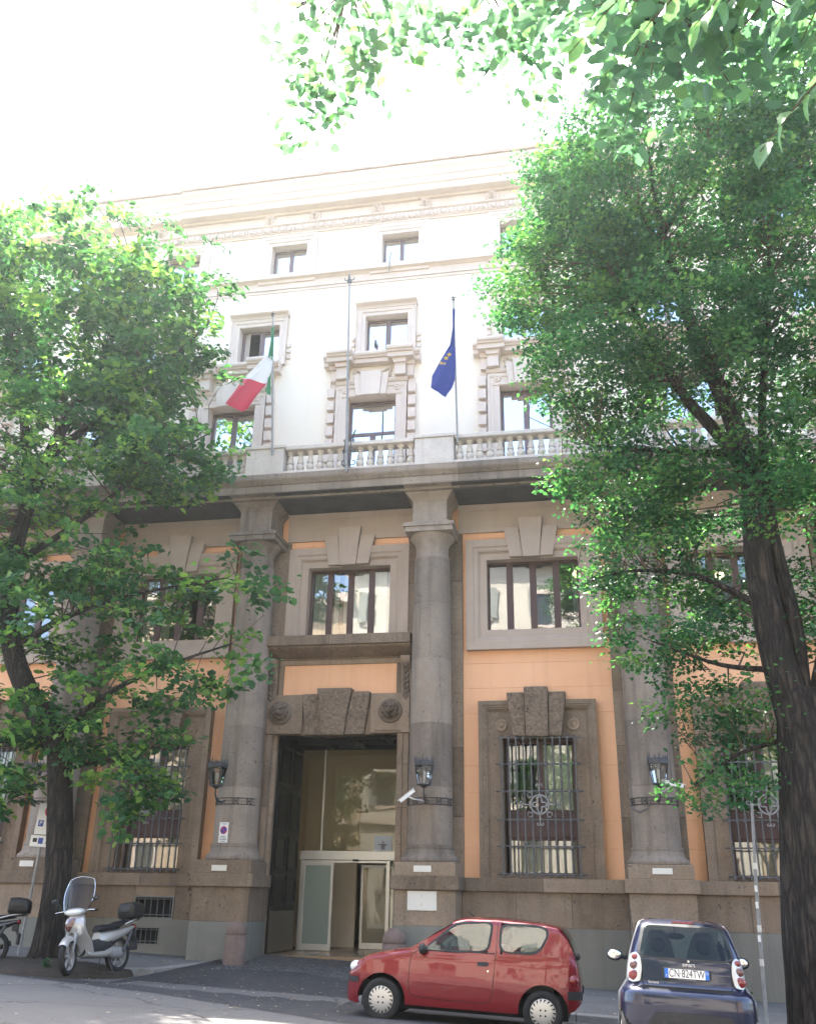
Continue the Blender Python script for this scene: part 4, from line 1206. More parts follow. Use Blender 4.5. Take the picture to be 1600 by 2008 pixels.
for pts, rs in ol:
    MB().tube(pts, rs, 8).obj('limb', M['bark'], ot, smooth=4)
    for (a, b) in zip(pts[:-1], pts[1:]):
        onodes += [tuple(np.array(a) + (np.array(b) - np.array(a)) * t) for t in (0, .33, .66)]
oc = []
def cl(x, y, z, rx, ry, rz, n):
    for _ in range(n):
        q = rng.normal(size=3) * .55
        oc.append((x + q[0] * rx, y + q[1] * ry, z + q[2] * rz))
cl(2.55, -18.8, 6.75, .55, .5, .22, 12); cl(3.2, -18.8, 6.75, .5, .5, .2, 8); cl(3.75, -18.9, 6.5, .35, .4, .25, 14)
cl(2.2, -18.7, 6.3, .12, .2, .3, 5); cl(2.13, -18.45, 5.98, .06, .1, .14, 2); cl(2.62, -18.7, 6.35, .1, .2, .2, 4); cl(3.15, -18.6, 6.36, .1, .2, .18, 4); cl(3.6, -18.5, 6.32, .1, .2, .15, 4)
cl(4.25, -19.5, 5.5, .4, .5, .35, 30); cl(4.45, -20.0, 4.75, .3, .4, .3, 20); cl(4.8, -19.8, 5.3, .5, .5, .5, 32); cl(4.0, -19.4, 5.9, .5, .4, .3, 14); cl(5.0, -20.2, 4.6, .3, .3, .5, 14); cl(4.05, -19.6, 5.0, .25, .3, .2, 8)
mb = MB()
ON = np.array(onodes)
for c in oc:
    c = np.array(c); k = int(np.argmin(np.linalg.norm(ON - c, axis=1)))
    m_ = (ON[k] + c) / 2 + np.array([0, 0, .06])
    mb.tube([ON[k], m_, c], [.008, .005, .002], 4, cap=False)
mb.obj('branches', M['twig'], ot, smooth=4, kind='stuff')
arr = sprays(oc, rng, 20, .08, .55, .42, .2, .1)
# thin hanging strands
st = [((2.35, -18.8, 6.6), (2.10, -18.36, 5.86), 12), ((2.15, -18.7, 6.4), (2.02, -18.5, 6.0), 8), ((2.65, -18.75, 6.5), (2.60, -18.6, 6.15), 9), ((3.2, -18.6, 6.45), (3.25, -18.5, 6.12), 8), ((3.6, -18.5, 6.4), (3.72, -18.45, 6.1), 8)]
ex = [[] for _ in range(5)]
mb = MB()
for a, b, n in st:
    a, b = np.array(a), np.array(b)
    mb.tube([a, (a + b) / 2 + np.array([.02, 0, .02]), b], [.004, .003, .0015], 4)
    for k in range(n):
        t = (k + .5) / n
        ex[0].append(a + (b - a) * t); ex[1].append([(-1) ** k * .8 + rng.normal() * .3, rng.normal() * .4, -.5]); ex[2].append([rng.normal() * .4, -.6, .8]); ex[3].append(.085 * rng.uniform(.6, 1.2)); ex[4].append(rng.uniform(.1, .8))
mb.obj('strands', M['twig'], ot, smooth=4, kind='stuff')
arr = [np.concatenate([p, np.array(q, float)]) for p, q in zip(arr, ex)]
link('crown', leaves_mesh('crown', *arr, M['leaf_o'], .7, .12), ot, kind='stuff')
# the nearest leaves, blade by blade
def big_leaf(seed):
    r = random.Random(seed)
    n = 9
    L, W = 1.0, .30
    edge = []
    for i in range(n + 1):
        t = i / n
        w = W * (math.sin(PI * t ** .8)) ** .9 * (1 - .25 * t) * (1 + .08 * ((i % 2) * 2 - 1) * (0 < i < n))
        edge.append((t, w))
    vs, fs = [], []
    for t, w in edge:
        bend = -.18 * t * t
        for k, q in enumerate((-1, -.5, 0, .5, 1)):
            vs.append((q * w, t * L, bend + abs(q) * w * .28 + .02 * math.sin(t * 9 + q * 2 + seed)))
    for i in range(n):
        for k in range(4):
            fs.append((i * 5 + k, i * 5 + k + 1, (i + 1) * 5 + k + 1, (i + 1) * 5 + k))
    b = MB().add(vs, fs)
    me = b.mesh('leaf', M['leaf_o'], 4)
    a = me.attributes.new('tint', 'FLOAT', 'FACE')
    base = .45 + .13 * seed
    a.data.foreach_set('value', [min(1, base + (.22 if i % 4 in (1, 2) else 0) * (i // 4 % 2) + .1 * r.random()) for i in range(len(me.polygons))])
    return me
BL = [big_leaf(s) for s in range(4)]
rr = random.Random(8)
sprig = [((4.62, -20.52, 3.92), (4.34, -20.52, 3.58), 6), ((4.75, -20.4, 4.1), (4.62, -20.45, 3.66), 6), ((4.5, -20.5, 4.5), (4.2, -20.5, 4.15), 7), ((4.75, -20.45, 4.5), (4.45, -20.5, 4.1), 7), ((4.3, -20.4, 4.55), (4.02, -20.35, 4.3), 6), ((4.85, -20.5, 4.3), (4.75, -20.5, 3.95), 6), ((4.6, -20.3, 4.75), (4.35, -20.3, 4.45), 7), ((4.05, -20.2, 4.75), (3.8, -20.15, 4.5), 6)]
for (p, q, n) in sprig:
    p, q = Vector(p), Vector(q)
    hook = Vector(min(onodes, key=lambda v: (Vector(v) - p).length))
    MB().tube([hook, (hook + p) / 2 + Vector((0, 0, .06)), p, (p + q) / 2 + Vector((0, 0, .01)), q], [.006, .005, .004, .003, .0015], 5).obj('twig', M['twig'], ot, smooth=4)
    for i in range(n):
        o = link('leaf', BL[rr.randrange(4)], ot)
        t = (i + .4) / n
        o.location = p.lerp(q, t)
        s = rr.uniform(.085, .125)
        o.scale = (s, s, s)
        d = (q - p).normalized()
        az = math.atan2(-d.x, d.y)
        o.rotation_euler = (rr.uniform(-1.3, -.5), rr.uniform(-.35, .35), az + (1 if i % 2 else -1) * rr.uniform(.4, 1.0) + rr.uniform(-.2, .2))

# ------------------------------------------------------------------ lanterns on the columns, cameras, plates, signs
def make_lantern(label):
    t = thing('wall_lantern', label, 'lantern', group='iron lanterns on the columns')
    D = M['iron_dk']
    R = .527
    cy = -.59
    a0, a1 = -PI * .98, -PI * .02
    mb = MB()
    arc = lambda z, r=R, n=30: [(r * math.cos(a0 + (a1 - a0) * k / n), cy + r * math.sin(a0 + (a1 - a0) * k / n), z) for k in range(n + 1)]
    mb.tube(arc(3.50), .012, 6); mb.tube(arc(3.64), .012, 6)
    for k in (.12, .32, .68, .88):
        a = a0 + (a1 - a0) * k
        c, s = math.cos(a), math.sin(a)
        for dz in (-.06, .06):
            p = (R * c - s * .05, cy + R * s + c * .05, 3.57 + dz); q = (R * c + s * .05, cy + R * s - c * .05, 3.57 - dz)
            mb.tube([p, q], .008, 5)
        mb.tube([((R + .005) * c - s * .06, cy + (R + .005) * s + c * .06, 3.5), ((R + .005) * c - s * .06, cy + (R + .005) * s + c * .06, 3.64)], .009, 5)
        mb.tube([((R + .005) * c + s * .06, cy + (R + .005) * s - c * .06, 3.5), ((R + .005) * c + s * .06, cy + (R + .005) * s - c * .06, 3.64)], .009, 5)
    mb.tube(arc(3.57), .006, 5)
    mb.obj('strap', D, t, smooth=4)
    y = -1.48
    mb = MB()
    mb.tube([(0, cy - R, 3.57), (0, -1.25, 3.52), (0, -1.42, 3.58), (0, y, 3.68), (0, y, 3.86)], [.028, .025, .024, .02, .018], 8)
    mb.lathe(0, y, [(.02, 3.80), (.06, 3.83), (.10, 3.86), (.125, 3.875)], 12)
    mb.obj('arm', D, t, smooth=.8)
    n = 6
    mb = MB()
    hexa = lambda r, z: [(r * math.cos(PI / 6 + 2 * PI * k / n), y + r * math.sin(PI / 6 + 2 * PI * k / n), z) for k in range(n)]
    b, tp = hexa(.15, 3.88), hexa(.222, 4.30)
    mb.tube(b + [b[0]], .014, 6); mb.tube(tp + [tp[0]], .018, 6)
    for p, q in zip(b, tp): mb.tube([p, q], .012, 6)
    vs = hexa(.155, 3.868) + hexa(.155, 3.885)
    mb.add(vs, [(5, 4, 3, 2, 1, 0), (6, 7, 8, 9, 10, 11)] + [(k, (k + 1) % 6, 6 + (k + 1) % 6, 6 + k) for k in range(6)])
    mb.obj('cage', D, t, smooth=.8)
    mb = MB()
    vs = hexa(.235, 4.31) + hexa(.235, 4.38) + hexa(.215, 4.40) + hexa(.05, 4.44)
    mb.add(vs, [tuple(range(5, -1, -1)), tuple(range(18, 24))] + [(j * 6 + k, j * 6 + (k + 1) % 6, (j + 1) * 6 + (k + 1) % 6, (j + 1) * 6 + k) for j in range(3) for k in range(6)])
    for p, h in [(p, .16) for p in hexa(.222, 4.37)] + [(tuple((np.array(a_) + np.array(b_)) / 2), .10) for a_, b_ in zip(hexa(.222, 4.37), hexa(.222, 4.37)[1:] + hexa(.222, 4.37)[:1])]:
        mb.tube([p, (p[0], p[1], p[2] + h * .5), (p[0], p[1], p[2] + h)], [.012, .016, .002], 5)
    mb.obj('crown', D, t, smooth=.6)
    mb = MB()
    b, tp = hexa(.147, 3.89), hexa(.217, 4.29)
    mb.add(b + tp, [(k, (k + 1) % 6, 6 + (k + 1) % 6, 6 + k) for k in range(6)])
    mb.obj('glass', M['glass_lantern'], t)
    MB().tube([(0, y, 3.9), (0, y, 3.98), (0, y, 3.99), (0, y, 4.16), (0, y, 4.19)], [.018, .018, .045, .045, .01], 10).obj('lamp', M['white'], t, smooth=.8)
    return t
M['glass_lantern'] = glass_mat('lantern_glass', (.75, .75, .74), 1.5, 1.0, .03)
lan = make_lantern('spiky crowned iron lantern strapped to the column right of the portal')
for lab, x, ang in (('spiky crowned iron lantern on the column left of the portal, above the no parking sign', COLX[1], -.30), ('iron lantern on the right hand column, half behind elm leaves', COLX[3], .12), ('iron lantern on the far left column behind the leafy tree', COLX[0], -.2)):
    c = copy_tree(lan); c['label'] = lab
    c.matrix_world = Matrix.Translation((x, -.59, 0)) @ Matrix.Rotation(ang, 4, 'Z') @ Matrix.Translation((0, .59, 0))
def cctv(label, base, back, tip):
    t = thing('security_camera', label, 'camera', group='white security cameras on the columns')
    base, back, tip = Vector(base), Vector(back), Vector(tip)
    d = (tip - back).normalized(); L = (tip - back).length
    r = d.cross(Vector((0, 0, 1))).normalized(); u = r.cross(d)
    def bx(l0, l1, r0, r1, u0, u1):
        vs = [back + d * l + r * a + u * b for l in (l0, l1) for a, b in ((r0, u0), (r1, u0), (r1, u1), (r0, u1))]
        return [tuple(v) for v in vs], [(0, 1, 2, 3), (7, 6, 5, 4), (0, 4, 5, 1), (1, 5, 6, 2), (2, 6, 7, 3), (3, 7, 4, 0)]
    MB().add(*bx(.02, L - .03, -.045, .045, -.04, .035)).obj('housing', M['whitepaint'], t, bevel=.012)
    MB().add(*bx(0, L, -.055, .055, .037, .048)).obj('sunshield', M['whitepaint'], t, bevel=.004)
    MB().add(*bx(L - .032, L - .025, -.036, .036, -.032, .028)).obj('lens', M['black'], t)
    m = back + d * L * .45 - u * .04
    MB().tube([base, base.lerp(m, .7) - u * .03, m], [.018, .016, .022], 8).obj('bracket', M['whitepaint'], t, smooth=4)
    return t
cctv('white security camera aimed down at the portal, beneath the middle lantern', (-.05, -1.2, 3.56), (-.20, -1.50, 3.77), (-.55, -1.56, 3.49))
cctv('white security camera beneath the right lantern, pointing to the right', (5.1, -1.2, 3.70), (5.16, -1.50, 3.93), (5.66, -1.62, 3.80))
mb = MB()
mb.tube([(.03, -1.18, 3.58), (.2, -1.16, 3.50), (.36, -1.04, 3.50), (.50, -.80, 3.60)], .008, 6)
tag(mb.obj('cable', M['iron']), 'thin cable sagging round the middle column at its strap', 'cable')
mb = MB()
mb.tube([(5.0, -1.13, 3.66), (4.88, -1.12, 3.42), (4.7, -1.08, 3.34), (4.55, -.95, 3.42), (4.53, -.82, 3.58)], .009, 6)
mb.tube([(5.0, -1.14, 3.66), (4.86, -1.14, 3.38), (4.7, -1.09, 3.31), (4.54, -.95, 3.40)], .008, 6)
tag(mb.obj('cable', M['iron']), 'looped pair of cables hanging from the strap of the right column', 'cable')

def plaque(label, cx, z0, z1, w, y=-1.2705, name='stone_plaque'):
    o = MB().box(cx - w / 2, cx + w / 2, y, y + .018, z0, z1).obj(name, M['white'], None, bevel=.003)
    return tag(o, label, 'plaque')
plaque('small blank white plaque on the plinth of the column left of the portal', -4.77, 2.02, 2.145, .36)
plaque('small blank white plaque on the plinth of the middle column', -.055, 2.055, 2.185, .39)
plaque('small blank white plaque on the plinth of the right column', 5.06, 2.07, 2.19, .41)
plaque('small white plaque on the far left column half hidden by the trunk', -9.62, 2.06, 2.19, .36)
bp_ = plaque('large white marble plate with two lines of tiny text beside the portal', -.055, 1.275, 1.665, .645, y=-1.272)
mb = MB()
for z in (1.575, 1.40):
    mb.box(-.055 - .012, -.055 - .004, -1.2735, -1.2722, z - .035, z + .025)
mb.obj('lettering', M['print_grey'], bp_)
mb = MB()
for x in (-.345, .235):
    for z in (1.30, 1.64): mb.ball((x, -1.272, z), (.009, .006, .009), 8, 5)
mb.obj('stud', M['alu'], bp_)

# no parking sheet on the left column: it wraps the shaft
sg = thing('no_parking_sign', 'white no parking sheet with a red and blue disc on the left column', 'sign', (-4.79, -1.123, 2.86), (0, 0, -.12))
MB().box(-.115, .115, -.006, .006, -.225, .225).obj('plate', M['whitepaint'], sg, bevel=.003)
def disc(parent, x, z, r, y, mat, name='disc', n=28):
    mb = MB(); mb.lathe_y((x, y, z), [(r, .002), (r, -.0008), (r * .98, -.0012)], n)
    return mb.obj(name, mat, parent)
def ringdisc(parent, x, z, r, y, k=1, cross=False):
    disc(parent, x, z, r, y, M['redprint'], 'red_ring')
    disc(parent, x, z, r * .78, y - .002, M['blueprint'], 'blue_disc')
    for a in ((PI / 4, -PI / 4) if cross else (-PI / 4,)):
        mb = MB(); h = r * .10; c, s = math.cos(a), math.sin(a)
        q = [(-r * .8, -h), (r * .8, -h), (r * .8, h), (-r * .8, h)]
        mb.prism([(x + u * c - v * s, z + u * s + v * c) for u, v in q], y - .0045 - .0005 * (a > 0), y - .003)
        mb.obj('red_bar', M['redprint'], parent)
ringdisc(sg, 0, .05, .088, -.008)
put_text('passo', .062, M['black'], sg, (0, -.0075, -.09), sx=.9)
put_text('carrabile', .056, M['black'], sg, (0, -.0075, -.145), sx=.9)
for z, w in ((.196, .14), (.178, .09), (-.19, .15), (-.203, .12)):
    MB().box(-w / 2, w / 2, -.0072, -.0065, z - .004, z + .004).obj('print_line', M['print_grey'], sg)

# parking sign on its leaning pole behind the trunk
ps = thing('parking_sign', 'leaning pole with two white parking panels partly behind the left trunk', 'sign', (-8.02, -3.6, .26), (0, math.radians(3), 0))
MB().tube([(0, 0, -.2), (0, 0, 3.15)], .03, 10).obj('pole', M['galv'], ps, smooth=.8)
pa = MB().box(-.19, .37, -.05, -.04, 2.38, 3.02).obj('upper_panel', M['whitepaint'], ps, bevel=.004)
ringdisc(pa, .10, 2.86, .13, -.053, cross=True)
MB().box(-.13, -.01, -.0535, -.051, 2.54, 2.67).obj('blue_square', M['blueprint'], pa)
put_text('P', .13, M['whitepaint'], pa, (-.07, -.0545, 2.605))
put_text('1 h', .10, M['black'], pa, (.15, -.052, 2.605))
pb = MB().box(-.24, .34, -.052, -.042, 2.13, 2.36).obj('lower_panel', M['whitepaint'], ps, bevel=.004)
MB().box(-.18, -.08, -.0555, -.053, 2.22, 2.30).obj('truck_symbol', M['black'], pb)
MB().box(-.05, .06, -.0555, -.053, 2.19, 2.31).obj('blue_square', M['blueprint'], pb)
put_text('max', .065, M['black'], pb, (.20, -.054, 2.285)); put_text('30 min', .065, M['black'], pb, (.20, -.054, 2.21))
# bare pole by the elm
pl = thing('bare_pole', 'thin bare steel pole leaning beside the elm trunk at the right', 'pole', (6.2, -5.5, -.3))
MB().tube([(0, 0, 0), (.03, 0, .95), (.10, 0, 2.4)], .03, 10).obj('lower_tube', M['galv'], pl, smooth=.8)
MB().tube([(.10, 0, 2.38), (.2, 0, 3.9)], .024, 10).obj('upper_tube', M['galv'], pl, smooth=.8)
for z, x in ((.95, .03), (1.45, .055), (2.4, .10)): MB().tube([(x, 0, z - .05), (x, 0, z + .05)], .036, 10).obj('collar', M['alu'], pl, smooth=.8)
for z, x in ((1.30, .045), (1.8, .07), (2.05, .083)):
    MB().box(x - .036, x + .01, -.034, -.031, z - .05, z + .05).obj('sticker', M['whitepaint'], pl)
# notice behind the glass
nt_ = thing('paper_notice', 'small pale notice with a dark drawing taped in the glass screen', 'notice', (-1.83, 2.775, 2.86))
MB().box(-.235, .235, 0, .004, -.19, .19).obj('sheet', simple('pale_paper', (.62, .66, .72), .8), nt_)
mb = MB(); mb.box(-.05, .06, -.002, -.001, -.16, -.02); mb.box(-.13, .12, -.002, -.001, -.05, -.025); mb.lathe_y((.0, -.001, .02), [(.03, 0), (.03, -.001)], 12)
mb.obj('drawing', M['print_grey'], nt_)
# granite guard stones
def guard(label, x, y, h, r):
    z0 = apron_z(x, y) - .12
    mb = MB()
    pr = [(r, z0), (r, z0 + h * .70)] + [(r - .012, z0 + h * .71), (r - .012, z0 + h * .72), (r, z0 + h * .73)] + [(r * math.cos(t), z0 + h * .76 + h * .24 * math.sin(t)) for t in np.linspace(0, PI / 2 - .05, 8)]
    mb.lathe(x, y, pr, 28)
    o = mb.obj('guard_stone', M['granite'], None, smooth=.9)
    return tag(o, label, 'bollard')
guard('worn red granite guard stone at the pedestal left of the portal', -4.10, -1.62, 1.0, .235)
guard('worn red granite guard stone right of the portal behind the red car', -.57, -1.66, 1.07, .25)
# lit globes seen inside
def globe(label, p):
    t = thing('ceiling_lamp', label, 'lamp', p)
    MB().ball((0, 0, 0), .11, 16, 10).obj('globe', simple('lit_globe', (.9, .85, .6), .4, emit=((1, .86, .45), 1.6)), t, smooth=4)
    MB().tube([(0, 0, .1), (0, 0, 1.45)], .008, 6).obj('stem', M['brown'], t)
globe('lit round lamp inside the first floor window right of the portal', (3.62, 1.15, 9.6))
globe('lit round lamp inside the first floor window behind the elm', (7.25, 1.15, 9.4))

# ------------------------------------------------------------------ flagpoles, flags
def pole(label, p0, p1, r, name='flagpole', finial=True):
    t = thing(name, label, 'flagpole')
    MB().tube([p0, p1], [r, r * .75], 10).obj('pole', M['galv'], t, smooth=.8)
    d = (Vector(p1) - Vector(p0)).normalized()
    mb = MB(); e = Vector(p1)
    mb.ball(tuple(e + d * .04), .045, 10, 7)
    for a in (0, PI / 2):
        mb.tube([e + d * .1 + Vector((math.cos(a), math.sin(a), 0)) * .07, e + d * .1 - Vector((math.cos(a), math.sin(a), 0)) * .07], .014, 6)
    mb.tube([e, e + d * .2], [.02, .004], 6)
    mb.obj('finial', M['iron'], t, smooth=.8)
    return t
pole('white flagpole of the tricolour on the left balcony pedestal', (-4.12, -1.75, 12.3), (-4.34, -2.0, 16.5), .032)
pole('thin flagpole of the blue flag on the right balcony pedestal', (.82, -1.72, 12.3), (.76, -2.0, 16.45), .026)
mp = thing('flagpole', 'tallest bare flagpole with an iron scroll foot in the middle balustrade', 'flagpole')
MB().tube([(-2.06, -1.78, 11.65), (-2.10, -1.85, 13.2), (-2.17, -2.0, 17.4)], [.034, .03, .022], 12).obj('pole', M['galv'], mp, smooth=.8)
mb = MB()
e = Vector((-2.17, -2.0, 17.4))
mb.tube([e, e + Vector((0, 0, .1)), e + Vector((0, 0, .12)), e + Vector((0, 0, .38))], [.06, .06, .03, .003], 10)
for a in range(4):
    v = Vector((math.cos(a * PI / 2), math.sin(a * PI / 2), 0))
    mb.tube([e + Vector((0, 0, .05)), e + v * .13 + Vector((0, 0, .1)), e + v * .14 + Vector((0, 0, .16))], .014, 6)
mb.obj('finial', M['iron'], mp, smooth=.8)
mb = MB()
for s in (-1, 1):
    for k, (z, r) in enumerate(((11.95, .12), (12.3, .10), (12.6, .08))):
        c = Vector((-2.06 + .02 + s * .12, -1.72, z))
        mb.tube([c + Vector((s * (r - .008 * j) * math.cos(j * .6 + 2), 0, (r - .008 * j) * math.sin(j * .6 + 2))) for j in range(11)], .014, 6)
    mb.tube([(-2.06 + s * .07, -1.73, 11.8), (-2.07 + s * .10, -1.73, 12.2), (-2.07 + s * .06, -1.74, 12.7)], .014, 6)
mb.tube([(-1.94, -1.74, 12.55), (-1.90, -1.8, 12.75), (-1.86, -1.78, 12.85)], .02, 6)
mb.obj('scroll_foot', M['iron_dk'], mp, smooth=.8)

def cloth_mat(name, bands=None, col=None):
    m, nt, b = new_mat(name)
    c = simple
    b.inputs['Base Color'].default_value = (*col, 1); b.inputs['Roughness'].default_value = .8
    t = nt.nodes.new('ShaderNodeBsdfTranslucent'); t.inputs['Color'].default_value = (*col, 1)
    mx = nt.nodes.new('ShaderNodeMixShader'); mx.inputs[0].default_value = .4
    nt.links.new(b.outputs[0], mx.inputs[1]); nt.links.new(t.outputs[0], mx.inputs[2])
    nt.links.new(mx.outputs[0], nt.nodes['Material Output'].inputs[0])
    return m
GRN, WHT, RED, BLU, YEL = cloth_mat('green_cloth', col=(.06, .25, .12)), cloth_mat('white_cloth', col=(.8, .8, .8)), cloth_mat('red_cloth', col=(.62, .06, .11)), cloth_mat('blue_cloth', col=(.03, .055, .27)), cloth_mat('yellow_cloth', col=(.7, .5, .05))
def hang(name, left, right, mats, cuts, waves, amp, parent):
    """cloth between two edge lines (top to bottom)"""
    n, m = 30, 16
    Lp = [np.array(p) for p in left]; Rp = [np.array(p) for p in right]
    def along(P_, t):
        s = t * (len(P_) - 1); k = min(int(s), len(P_) - 2); return P_[k] + (P_[k + 1] - P_[k]) * (s - k)
    for ci in range(len(mats)):
        mb = MB()
        t0, t1 = cuts[ci], cuts[ci + 1]
        rows = []
        for i in range(n + 1):
            t = t0 + (t1 - t0) * i / n
            a, b = along(Lp, t), along(Rp, t)
            row = []
            for j in range(m + 1):
                u = j / m
                p = a + (b - a) * u
                w = math.sin(u * waves + t * 3.0) * amp * min(1, .25 + t)
                row.append((p[0] + .3 * w, p[1] + w, p[2] - .05 * math.sin(PI * u) * t))
            rows.append(row)
        mb.grid(rows)
        mb.obj(name[ci], mats[ci], parent, smooth=4)
itf = thing('national_flag', 'green white and red flag drooping from the left flagpole', 'flag')
hang(['green_band'], [(-4.35, -2.03, 16.1), (-4.345, -2.05, 15.6), (-4.35, -2.06, 15.2)], [(-4.28, -1.99, 16.2), (-4.25, -1.98, 15.6), (-4.24, -1.97, 15.1)], [GRN], [0, 1], 9, .05, itf)
hang(['green_band'], [(-4.31, -2.04, 14.5), (-4.36, -2.06, 14.15)], [(-4.24, -2.0, 14.7), (-4.24, -2.0, 14.0)], [GRN], [0, 1], 5, .04, itf)
hang(['white_band', 'red_band'], [(-4.42, -2.06, 15.22), (-4.68, -2.1, 14.9), (-5.02, -2.2, 14.5), (-5.2, -2.25, 14.1), (-5.38, -2.3, 13.66)], [(-4.25, -2.0, 15.2), (-4.26, -2.0, 14.8), (-4.33, -2.02, 14.36), (-4.52, -2.05, 13.95), (-4.72, -2.1, 13.48)], [WHT, RED], [0, .5, 1], 8, .10, itf)
euf = thing('blue_flag', 'dark blue flag with yellow stars drooping from the right flagpole', 'flag')
hang(['upper_cloth'], [(.735, -2.02, 16.2), (.73, -2.03, 15.6), (.66, -2.04, 15.0)], [(.80, -1.98, 16.2), (.80, -1.98, 15.6), (.80, -1.98, 15.0)], [BLU], [0, 1], 9, .04, euf)
hang(['cloth'], [(.66, -2.04, 15.02), (.42, -2.12, 14.55), (.20, -2.2, 14.08), (.17, -2.22, 13.72), (.34, -2.2, 13.58)], [(.80, -1.98, 15.02), (.80, -1.98, 14.5), (.79, -1.98, 14.0), (.74, -2.0, 13.7), (.64, -2.05, 13.50)], [BLU], [0, 1], 8, .08, euf)
for (x, z, s) in ((.60, 14.52, .075), (.68, 14.62, .07), (.47, 14.38, .06), (.56, 14.36, .045)):
    pts = [(x + s * (1 if k % 2 == 0 else .42) * math.cos(PI / 2 + k * PI / 5), z + s * (1 if k % 2 == 0 else .42) * math.sin(PI / 2 + k * PI / 5)) for k in range(10)]
    MB().prism(pts, -2.24, -2.232).obj('star', YEL, euf)
# pigeon on the middle window cornice
pg = thing('pigeon', 'tiny grey pigeon perched on the middle window cornice', 'bird', (-1.72, -.42, 16.17))
MB().ball((0, 0, .11), (.06, .12, .065), 12, 8).ball((0, -.10, .20), (.035, .04, .04), 10, 7).tube([(0, -.07, .13), (0, -.10, .19)], [.045, .032], 8).obj('body', simple('pigeon_grey', (.10, .10, .12), .7), pg, smooth=4)
MB().tube([(0, -.13, .198), (0, -.155, .19)], [.01, .002], 6).obj('beak', M['black'], pg)
MB().tube([(0, .08, .10), (0, .2, .07)], [.03, .02], 6).obj('tail', M['black'], pg)
mb = MB(); mb.tube([(-.02, -.01, .06), (-.02, -.01, 0)], .006, 5); mb.tube([(.02, -.01, .06), (.02, -.01, 0)], .006, 5); mb.obj('feet', M['redprint'], pg)
# iron hook on the string course
hk = MB().tube([(-1.42, -.22, 19.72), (-1.40, -.30, 19.62), (-1.43, -.30, 19.4), (-1.44, -.26, 19.2), (-1.46, -.2, 19.05)], [.012, .02, .018, .02, .012], 6).obj('iron_hook', M['galv'], None, smooth=4)
tag(hk, 'small twisted metal hook sticking out of the upper string course', 'hook')
# ------------------------------------------------------------------ vehicles
def car_paint(name, col, flake=.3):
    m, nt, b = new_mat(name)
    geo = nt.nodes.new('ShaderNodeNewGeometry').outputs['Position']
    b.inputs['Base Color'].default_value = (*col, 1)
    dust = ramp(nt, noise(nt, geo, 7, 6, .7), [(.45, (0, 0, 0)), (.85, (.025, .02, .02))])
    nt.links.new(mix(nt, dust, col, (.20, .17, .15)), b.inputs['Base Color'])
    b.inputs['Metallic'].default_value = flake
    b.inputs['Roughness'].default_value = .32
    b.inputs['Coat Weight'].default_value = 1; b.inputs['Coat Roughness'].default_value = .03
    bp = nt.nodes.new('ShaderNodeBump'); bp.inputs['Strength'].default_value = .25; bp.inputs['Distance'].default_value = .015
    nt.links.new(noise(nt, geo, 2.6, 2), bp.inputs['Height'])
    nt.links.new(bp.outputs[0], b.inputs['Coat Normal'])
    return m
M['red_paint'] = car_paint('red_car_paint', (.185, .002, .008))
M['blue_paint'] = car_paint('blue_car_paint', (.003, .007, .034))
M['rubber'] = surf('tyre_rubber', (.014, .014, .014), (.028, .027, .026), 8, .8, .2, 60, bmp=.2, bdist=.003)
M['plastic'] = surf('dark_bumper_plastic', (.025, .025, .027), (.04, .04, .042), 8, .55, .1, 90, bmp=.1, bdist=.002)
M['seam'] = simple('panel_gap', (.004, .004, .004), .8)

M['hubcap'] = simple('hubcap_silver', (.55, .53, .49), .35, .5)
M['silver'] = simple('silver_paint', (.52, .52, .50), .3, .35, coat=.5)
M['chrome'] = simple('chrome', (.75, .75, .74), .12, 1)
M['cell_grey'] = simple('cabin_cell_grey', (.15, .15, .155), .4, .3)
M['lampred'] = simple('red_lamp', (.17, .006, .008), .12, coat=1)
M['lampbrown'] = simple('smoky_lamp', (.10, .035, .03), .12, coat=1)
M['lampclear'] = simple('clear_headlight', (.66, .67, .64), .1, coat=1)
M['seat'] = simple('grey_seat', (.075, .085, .08), .8)
M['dash'] = simple('dark_cabin', (.02, .02, .02), .7)

def inside(poly, x, z):
    r = False
    for (x0, z0), (x1, z1) in zip(poly, poly[1:] + poly[:1]):
        if (z0 > z) != (z1 > z) and x < (x1 - x0) * (z - z0) / (z1 - z0) + x0: r = not r
    return r
def densify(poly, n=6):
    out = []
    for (x0, z0), (x1, z1) in zip(poly, poly[1:] + poly[:1]):
        out += [(x0 + (x1 - x0) * k / n, z0 + (z1 - z0) * k / n) for k in range(n)]
    return out
def smooth_poly(poly, r=2):
    p = densify(poly, 8)
    for _ in range(r):
        p = [((a[0] + b[0] * 2 + c[0]) / 4, (a[1] + 2 * b[1] + c[1]) / 4) for a, b, c in zip(p[-1:] + p[:-1], p, p[1:] + p[:1])]
    return p
def shrink(poly, d):
    cx = sum(p[0] for p in poly) / len(poly); cz = sum(p[1] for p in poly) / len(poly)
    out = []
    for x, z in poly:
        v = Vector((x - cx, z - cz)); l = v.length
        v *= (l - d) / l
        out.append((cx + v.x, cz + v.y))
    return out

